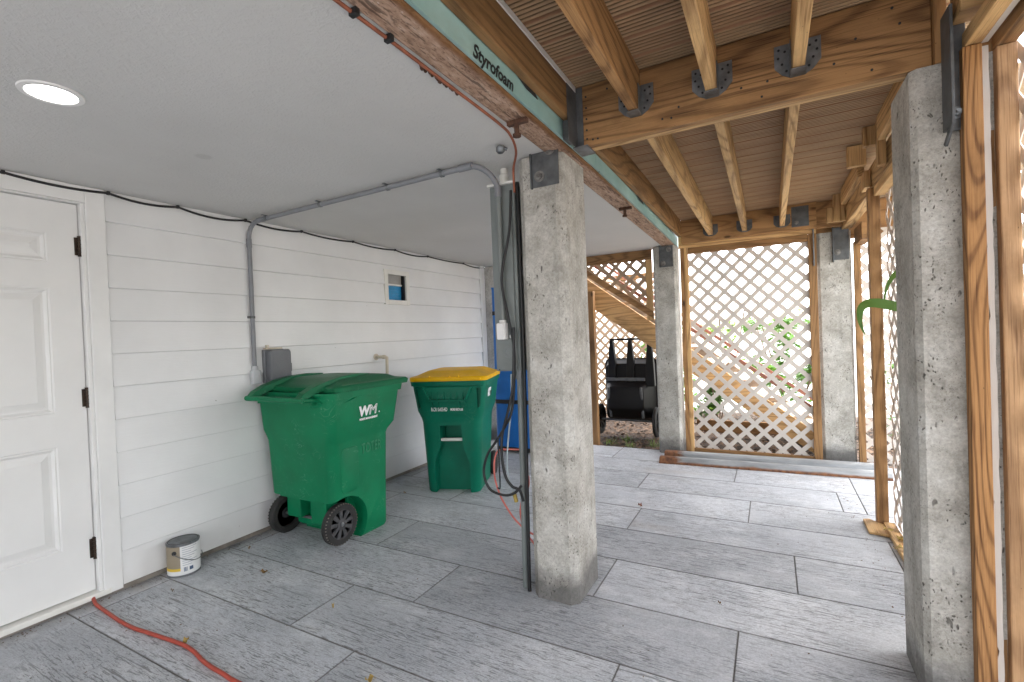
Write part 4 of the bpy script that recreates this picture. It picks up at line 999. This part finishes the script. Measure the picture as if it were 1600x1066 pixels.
# ------------------------------------------------------------------ orange-red cord and leaves on the floor
cable('extension_cord', [(.02, 1.118, .022), (.09, 1.105, .010), (.24, 1.095, .009), (.403, 1.086, .009), (.53, 1.088, .009), (.622, 1.098, .009), (.72, 1.108, .009), (.803, 1.116, .009), (.90, 1.121, .009), (.983, 1.114, .009), (1.06, 1.10, .009), (1.14, 1.092, .009), (1.285, 1.085, .009), (1.6, 1.05, .009), (1.9, .7, .009)], .0085, 'red_cord', 'orange red extension cord coming from under the door across the floor', 'cord')
def leaf(x, y, s, rot, mat, label):
    mb = MB(); n = 7; vs = []
    for i in range(n):
        u = i/(n-1); w = sin(u*pi)**.8*.42*s*(1+.25*sin(i*2.1)); zc = .004+.012*sin(u*pi*1.3+rot)**2
        for j in (-1, -.4, .4, 1): vs.append((s*(u-.5)*2*.6, j*w, zc+.012*abs(j)*(1+sin(i*1.7+rot))*.6))
    fs = [(i*4+j, i*4+j+1, i*4+j+5, i*4+j+4) for i in range(n-1) for j in range(3)]
    mb.add(vs, fs); mb.tube([(s*.6, 0, .006), (s*.8, .004, .004)], .0012, 5)
    o = obj('dead_leaf', mb, mat); o.location = (x, y, 0); o.rotation_euler = (0, 0, rot)
    return tag(o, label, 'leaf', 'fallen leaves on the floor')
leaf(.594, 1.696, .036, .5, 'dead_leaf', 'brown curled leaf between the paint can and the green bin')
leaf(.86, 1.141, .026, 2.0, 'yellow_leaf', 'small yellow leaf lying just beside the extension cord')
leaf(1.80, 1.32, .032, 1.2, 'yellow_leaf', 'yellowish leaf on the floor at the bottom edge of the photo')
leaf(2.304, 3.56, .030, 2.5, 'red_brown', 'reddish leaf scrap on the floor right of the foreground column')
leaf(1.25, 1.62, .013, 2.5, 'yellow_leaf', 'tiny yellow leaf bit on the open floor in front of the bins')
leaf(.20, 1.86, .017, 1.4, 'dead_leaf', 'dark leaf scrap on the floor under the green bin')
leaf(2.95, 2.42, .012, .4, 'dead_leaf', 'small dark leaf bit on the open floor right of the foreground column')
leaf(.42, 3.10, .020, .4, 'dead_leaf', 'dark leaf scrap on the floor in front of the yellow lidded bin')
leaf(.32, 1.35, .011, .9, 'dead_leaf', 'tiny dark leaf bit beside the paint can on the floor')
for k, (x, y, s, lb) in enumerate(((3.80, 3.62, .05, 'dry tan leaf on the sill at the foot of the corner post'), (3.835, 3.5, .045, 'crumpled dry leaf on the sill under the side lattice'), (3.80, 3.35, .05, 'dry leaf on the sill close to the right column'))):
    o = leaf(x, y, s, k*1.3+.3, 'yellow_leaf', lb); o.location.z = .03

mb = MB()
for k in range(620):
    u = random.random()
    if u < .55: x, y = .03+abs(random.gauss(0, .06)), random.uniform(.3, 5.0)
    elif u < .7: x, y = 3.72-abs(random.gauss(0, .07)), random.uniform(2.5, 4.7)
    else: x, y = random.uniform(.2, 3.7), random.uniform(.6, 4.7)
    q = random.uniform(.0015, .0045)*(1.5 if random.random() < .1 else 1); a = random.uniform(0, pi); dx, dy = cos(a)*q, sin(a)*q; ex, ey = -dy*.5, dx*.5; z = .0015
    mb.add([(x-dx-ex, y-dy-ey, z), (x+dx-ex, y+dy-ey, z), (x+dx+ex, y+dy+ey, z+q*.6), (x-dx+ex, y-dy+ey, z+q*.4)], [(0, 1, 2, 3)])
tag(obj('floor_grit', mb, 'wood_chip'), 'dark grit and crumbs scattered over the floor, thickest along the wall', 'grit', kind='stuff')
# small wood scrap and dark hole at the corner post
tag(obj('wood_scrap', MB().prism([(3.70, 3.62, .002), (3.80, 3.60, .002), (3.80, 3.78, .002), (3.735, 3.86, .002), (3.70, 3.84, .002)], (0, 0, .016)), 'pale_wood_y', None, bevel=.003), 'flat scrap of wood on the floor at the foot of the corner post', 'wood scrap')

# ------------------------------------------------------------------ blue mat
bm_ = thing('blue_mat', 'tall blue foam mat strapped in black standing behind the electrical box', 'mat', (.75, 4.72, 0))
mb = MB(); mb.loft([rrect(.412, 1.05, 4.66, 4.80, z, r, 5) for z, r in ((.03, .02), (.05, .045), (1.84, .045), (1.865, .02))])
obj('mat', mb, 'blue_foam', bm_, smooth=40)
for z in (.02, .55, 1.55): obj('strap', MB().loft([rrect(.407, 1.055, 4.655, 4.805, q, .047, 5) for q in (z, z+.045)]), 'black_plastic', bm_, smooth=40)

# ------------------------------------------------------------------ steel channels on the floor at the back
def channel(x0, x1, y0, y1, yr, zt_, label):
    prof = [(y0, .0), (y0+.004, .012), (y0+.03, zt_-.012), (y0+.045, zt_), (y1-.03, zt_), (y1-.02, zt_-.01), (y1, zt_-.012), (y1, zt_-.018), (y1-.03, zt_-.02), (y0+.06, zt_-.02), (y0+.045, zt_-.03), (y0+.03, .0)]
    mb = MB(); n = len(prof)
    mb.loft([[(x0, y, z) for y, z in prof], [(x1, y+yr, z) for y, z in prof]])
    return tag(obj('steel_channel', mb, 'rusty_steel', None, None, bevel=.002), label, 'steel channel')
channel(2.195, 4.05, 4.785, 4.90, .105, .060, 'front rusty steel channel lying on the floor before the back lattice')
channel(2.215, 4.05, 4.935, 5.07, .11, .078, 'rear steel channel with bright edge lying against the back lattice')

# ------------------------------------------------------------------ garden cart standing on end
gc = thing('garden_cart', 'black two wheeled garden cart standing on end against the lattice', 'garden cart', (1.58, 6.0, 0))
def rx(x0, x1, z0, z1, y, r): return [(a, y, b) for a, b, _ in rrect(x0, x1, z0, z1, 0, r, 4)]
mb = MB().loft([rx(1.40, 1.80, .36, .60, 5.80, .05), rx(1.375, 1.825, .33, .63, 5.815, .06), rx(1.32, 1.86, .22, .68, 5.97, .07), rx(1.31, 1.865, .20, .90, 6.0, .07), rx(1.27, 1.90, .17, .945, 6.18, .07), rx(1.24, 1.93, .15, .96, 6.19, .07)])
obj('tub', mb, 'cart_plastic', gc, smooth=35)
mb = MB()
for x, x2 in ((1.405, 1.415), (1.64, 1.655), (1.88, 1.905)):
    mb.loft([[(a, y, z) for a, y in ((x-w, 5.94), (x+w, 5.94), (x+w, 6.02), (x-w, 6.02))] for z, w in ((.62, .055), (.90, .046), (1.06, .034), (1.20, .018))])
mb.box(1.385, 1.92, 5.955, 5.99, 1.195, 1.222)
obj('handle_frame', mb, 'cart_plastic', gc, bevel=.006)
mb = MB(); mb.tube([(1.22, 5.99, .185), (1.94, 5.99, .18)], .014, 10); mb.tube([(1.40, 5.86, .24), (1.40, 5.79, .62)], .016, 10); mb.tube([(1.80, 5.86, .24), (1.80, 5.79, .62)], .016, 10); mb.box(1.36, 1.84, 5.83, 5.86, .70, .735)
obj('frame', mb, 'steel_dark', gc, smooth=40)
wheel(gc, 1.218, 5.99, .185, .195, .045, 1, 'cart_plastic', ribs=6); wheel(gc, 1.935, 5.99, .175, .185, .045, -1, 'cart_plastic', ribs=6)

# ------------------------------------------------------------------ plants
def strap_leaf(mb, base, az, length, rise, droop, w, roll=0):
    n = 9; d = Vector((cos(az), sin(az), 0)); side = Vector((-sin(az), cos(az), 0)); vs = []
    for i in range(n):
        u = i/(n-1); p = Vector(base)+d*length*u*(1-.15*droop*u)+Vector((0, 0, rise*u-droop*length*u*u))
        ww = w*min(1, u*4+.25)*(1-u**3)+.001
        vs += [p-side*ww+Vector((0, 0, .25*ww)), p, p+side*ww+Vector((0, 0, .25*ww))]
    fs = []
    for i in range(n-1):
        for j in (0, 1): fs.append((i*3+j, i*3+j+1, i*3+j+4, i*3+j+3))
    mb.add(vs, fs)
def dracaena(x, y, h, n, mat, label, L=.5):
    t = thing('strap_leaf_plant', label, 'plant', (x, y, -.09), 0, 'leafy plants outside the lattice')
    mb = MB(); obj('stem', MB().tube([(x, y, -.09), (x+.03, y, h*.5), (x, y+.02, h)], .022, 8), 'bark', t, smooth=50)
    for k in range(n):
        strap_leaf(mb, (x, y+.01, h*random.uniform(.55, 1)), random.uniform(0, 2*pi), L*random.uniform(.6, 1.1), random.uniform(.1, .45), random.uniform(.3, 1.0), random.uniform(.018, .034))
    obj('foliage', mb, mat, t, smooth=60); return t
def bush(x, y, z0, rad, h, n, mat, label, ls=.05, stems=4):
    t = thing('shrub', label, 'shrub', (x, y, -.09), 0, 'leafy plants outside the lattice')
    mb = MB()
    for k in range(stems):
        a = random.uniform(0, 2*pi); mb.tube(curve_pts([(x, y, z0), (x+cos(a)*rad*.4, y+sin(a)*rad*.4, z0+h*.5), (x+cos(a)*rad*.7, y+sin(a)*rad*.7, z0+h*.95)], 4), .009, 6)
    obj('stem', mb, 'bark', t, smooth=50)
    cl = [(x+random.gauss(0, rad*.45), y+random.gauss(0, rad*.45), z0+h*random.uniform(.2, 1), rad*random.uniform(.18, .38)) for _ in range(max(7, n//90))]
    mb = MB()
    for k in range(n):
        cx, cy, cz, cr = random.choice(cl); v = Vector((random.gauss(0, 1), random.gauss(0, 1), random.gauss(0, .8))).normalized()*cr*random.uniform(.4, 1.1)
        p = Vector((cx, cy, cz))+v; s = ls*random.uniform(.6, 1.3); az = random.uniform(0, 2*pi); d = Vector((cos(az), sin(az), random.uniform(-.7, .5))).normalized(); sd = d.cross(Vector((0, 0, 1))).normalized(); up = sd.cross(d)
        mb.add([p-d*s, p+sd*s*.42+up*s*.1, p+d*s, p-sd*s*.42+up*s*.1], [(0, 1, 2, 3)])
    obj('foliage', mb, mat, t); return t
bush(3.45, 7.6, -.09, .62, 1.45, 1700, 'leaf_bright', 'bright green leafy shrub seen through the right half of the big lattice', .07)
bush(2.55, 7.05, -.06, .38, .8, 800, 'leaf_green', 'low green shrub under the stairs at the left of the big lattice', .055)
bush(2.45, 9.5, -.09, .5, 1.8, 500, 'leaf_lime', 'pale lime shrub far behind the stairs', .06)
bush(1.75, 8.2, -.09, .5, 1.5, 700, 'leaf_bright', 'green shrub behind the garden cart and brown lattice', .06)
bush(4.55, 7.2, -.09, .5, .9, 600, 'leaf_green', 'dark green shrub behind the narrow lattice panel', .06)
bush(5.6, 4.6, -.09, .7, 1.3, 900, 'leaf_green', 'dark shrub outside the side lattice between post and column', .06)
dracaena(4.55, 2.6, 1.25, 26, 'leaf_bright', 'broad strap leaved plant outside the near right lattice', .6)
dracaena(5.2, 1.9, .9, 26, 'leaf_green', 'lower strap leaved plant behind the near right lattice', .6)
dracaena(4.6, 3.9, 1.1, 22, 'leaf_bright', 'strap leaved plant outside the side lattice by the corner post', .5)
# the plant whose leaf pokes in through the side lattice
t = thing('strap_leaf_plant', 'plant with one long green leaf poking in through the side lattice', 'plant', (4.25, 3.0, -.09), 0, 'leafy plants outside the lattice')
obj('stem', MB().tube([(4.25, 3.0, -.09), (4.22, 3.02, .7), (4.18, 3.05, 1.35)], .02, 8), 'bark', t, smooth=50)
mb = MB()
def leafpath(ctrl, w):
    P = curve_pts(ctrl, 5); vs = []; n = len(P)
    for i, p in enumerate(P):
        d = (P[min(i+1, n-1)]-P[max(i-1, 0)]).normalized(); sd = d.cross(Vector((.2, -.9, .3))).normalized(); u = i/(n-1); ww = w*min(1, u*3+.35)*(1-max(0, (u-.50)/.50))**.9+.0012
        nrm = d.cross(sd)
        vs += [p-sd*ww+nrm*ww*.12, p, p+sd*ww+nrm*ww*.12]
    mb.add(vs, [(i*3+j, i*3+j+1, i*3+j+4, i*3+j+3) for i in range(n-1) for j in (0, 1)])
leafpath([(4.18, 3.05, 1.22), (4.0, 3.03, 1.29), (3.88, 3.02, 1.362), (3.774, 3.02, 1.386), (3.729, 3.02, 1.399), (3.682, 3.02, 1.412), (3.64, 3.02, 1.412), (3.612, 3.02, 1.388), (3.605, 3.02, 1.336), (3.613, 3.02, 1.289), (3.625, 3.02, 1.252)], .025)
leafpath([(4.18, 3.05, 1.35), (3.95, 3.25, 1.60), (3.86, 3.3, 1.62), (3.82, 3.3, 1.585), (3.786, 3.3, 1.544), (3.763, 3.3, 1.483), (3.750, 3.3, 1.39)], .014)
for k in range(16): strap_leaf(mb, (4.18, 3.05, random.uniform(.9, 1.35)), random.uniform(-1.2, 1.2), random.uniform(.3, .55), random.uniform(.1, .4), random.uniform(.3, .9), .026)
obj('foliage', mb, 'leaf_deep', t, smooth=60)
# weeds at the edge of the slab
for k, (x, y) in enumerate(((1.45, 5.62), (1.72, 5.58), (1.95, 5.68), (1.60, 5.85))):
    mb = MB()
    for q in range(26): strap_leaf(mb, (x+random.gauss(0, .03), y+random.gauss(0, .03), -.06), random.uniform(0, 2*pi), random.uniform(.05, .13), random.uniform(.05, .13), random.uniform(.2, .9), .0035)
    o = obj('weed', mb, 'grass_green'); tag(o, ('grassy weed left in the mulch before the cart', 'grassy weed in the mulch right under the cart tub', 'grassy weed beside the foot of the back column', 'grassy weed between the cart wheels')[k], 'weed', 'weeds in front of the garden cart')

# ------------------------------------------------------------------ light, camera, render
w = bpy.data.worlds.new('World'); sc.world = w; w.use_nodes = True
nt = w.node_tree; bg = nt.nodes['Background']; sky = nt.nodes.new('ShaderNodeTexSky'); sky.sky_type = 'NISHITA'; sky.sun_disc = False
S = Vector((.36, .22, .85)).normalized()
sky.sun_elevation = math.asin(S.z); sky.sun_rotation = math.atan2(S.x, S.y); sky.air_density = 1.0; sky.dust_density = 2.5; sky.ozone_density = 1
hs = nt.nodes.new('ShaderNodeHueSaturation'); hs.inputs['Saturation'].default_value = .28   # thin bright haze
nt.links.new(sky.outputs[0], hs.inputs['Color']); nt.links.new(hs.outputs[0], bg.inputs[0]); bg.inputs[1].default_value = 1.32
sun = bpy.data.lights.new('sun', 'SUN'); sun.energy = .9; sun.angle = radians(10); sun.color = (1, .95, .88)
so = bpy.data.objects.new('sun', sun); C.objects.link(so); so.rotation_euler = (-S).to_track_quat('-Z', 'Y').to_euler(); so.location = (5, -5, 10)

cam = bpy.data.cameras.new('camera'); cam.sensor_width = 36; cam.lens = 745.3/1600*36; cam.clip_start = .02; cam.clip_end = 500
co = bpy.data.objects.new('camera', cam); C.objects.link(co); sc.camera = co
yaw, pit, rol = radians(28.506), radians(-.7636), radians(-2.2448)
cy, sy, cp, sp_ = cos(yaw), sin(yaw), cos(pit), sin(pit)
F = Vector((-sy*cp, cy*cp, sp_)); R = Vector((cy, sy, 0)); U = R.cross(F)
c_, s_ = cos(rol), sin(rol); R2 = R*c_+U*s_; U2 = U*c_-R*s_
m = Matrix.Identity(4)
for i in range(3): m[i][0] = R2[i]; m[i][1] = U2[i]; m[i][2] = -F[i]
m[0][3], m[1][3], m[2][3] = 3.2, 0, 1.3236
co.matrix_world = m
sc.view_settings.view_transform = 'Standard'; sc.view_settings.look = 'None'; sc.view_settings.exposure = 0; sc.view_settings.gamma = 1
sc.cycles.use_denoising = True; sc.cycles.max_bounces = 12; sc.cycles.diffuse_bounces = 8; sc.cycles.glossy_bounces = 4; sc.cycles.transmission_bounces = 6
sc.cycles.sample_clamp_indirect = 8
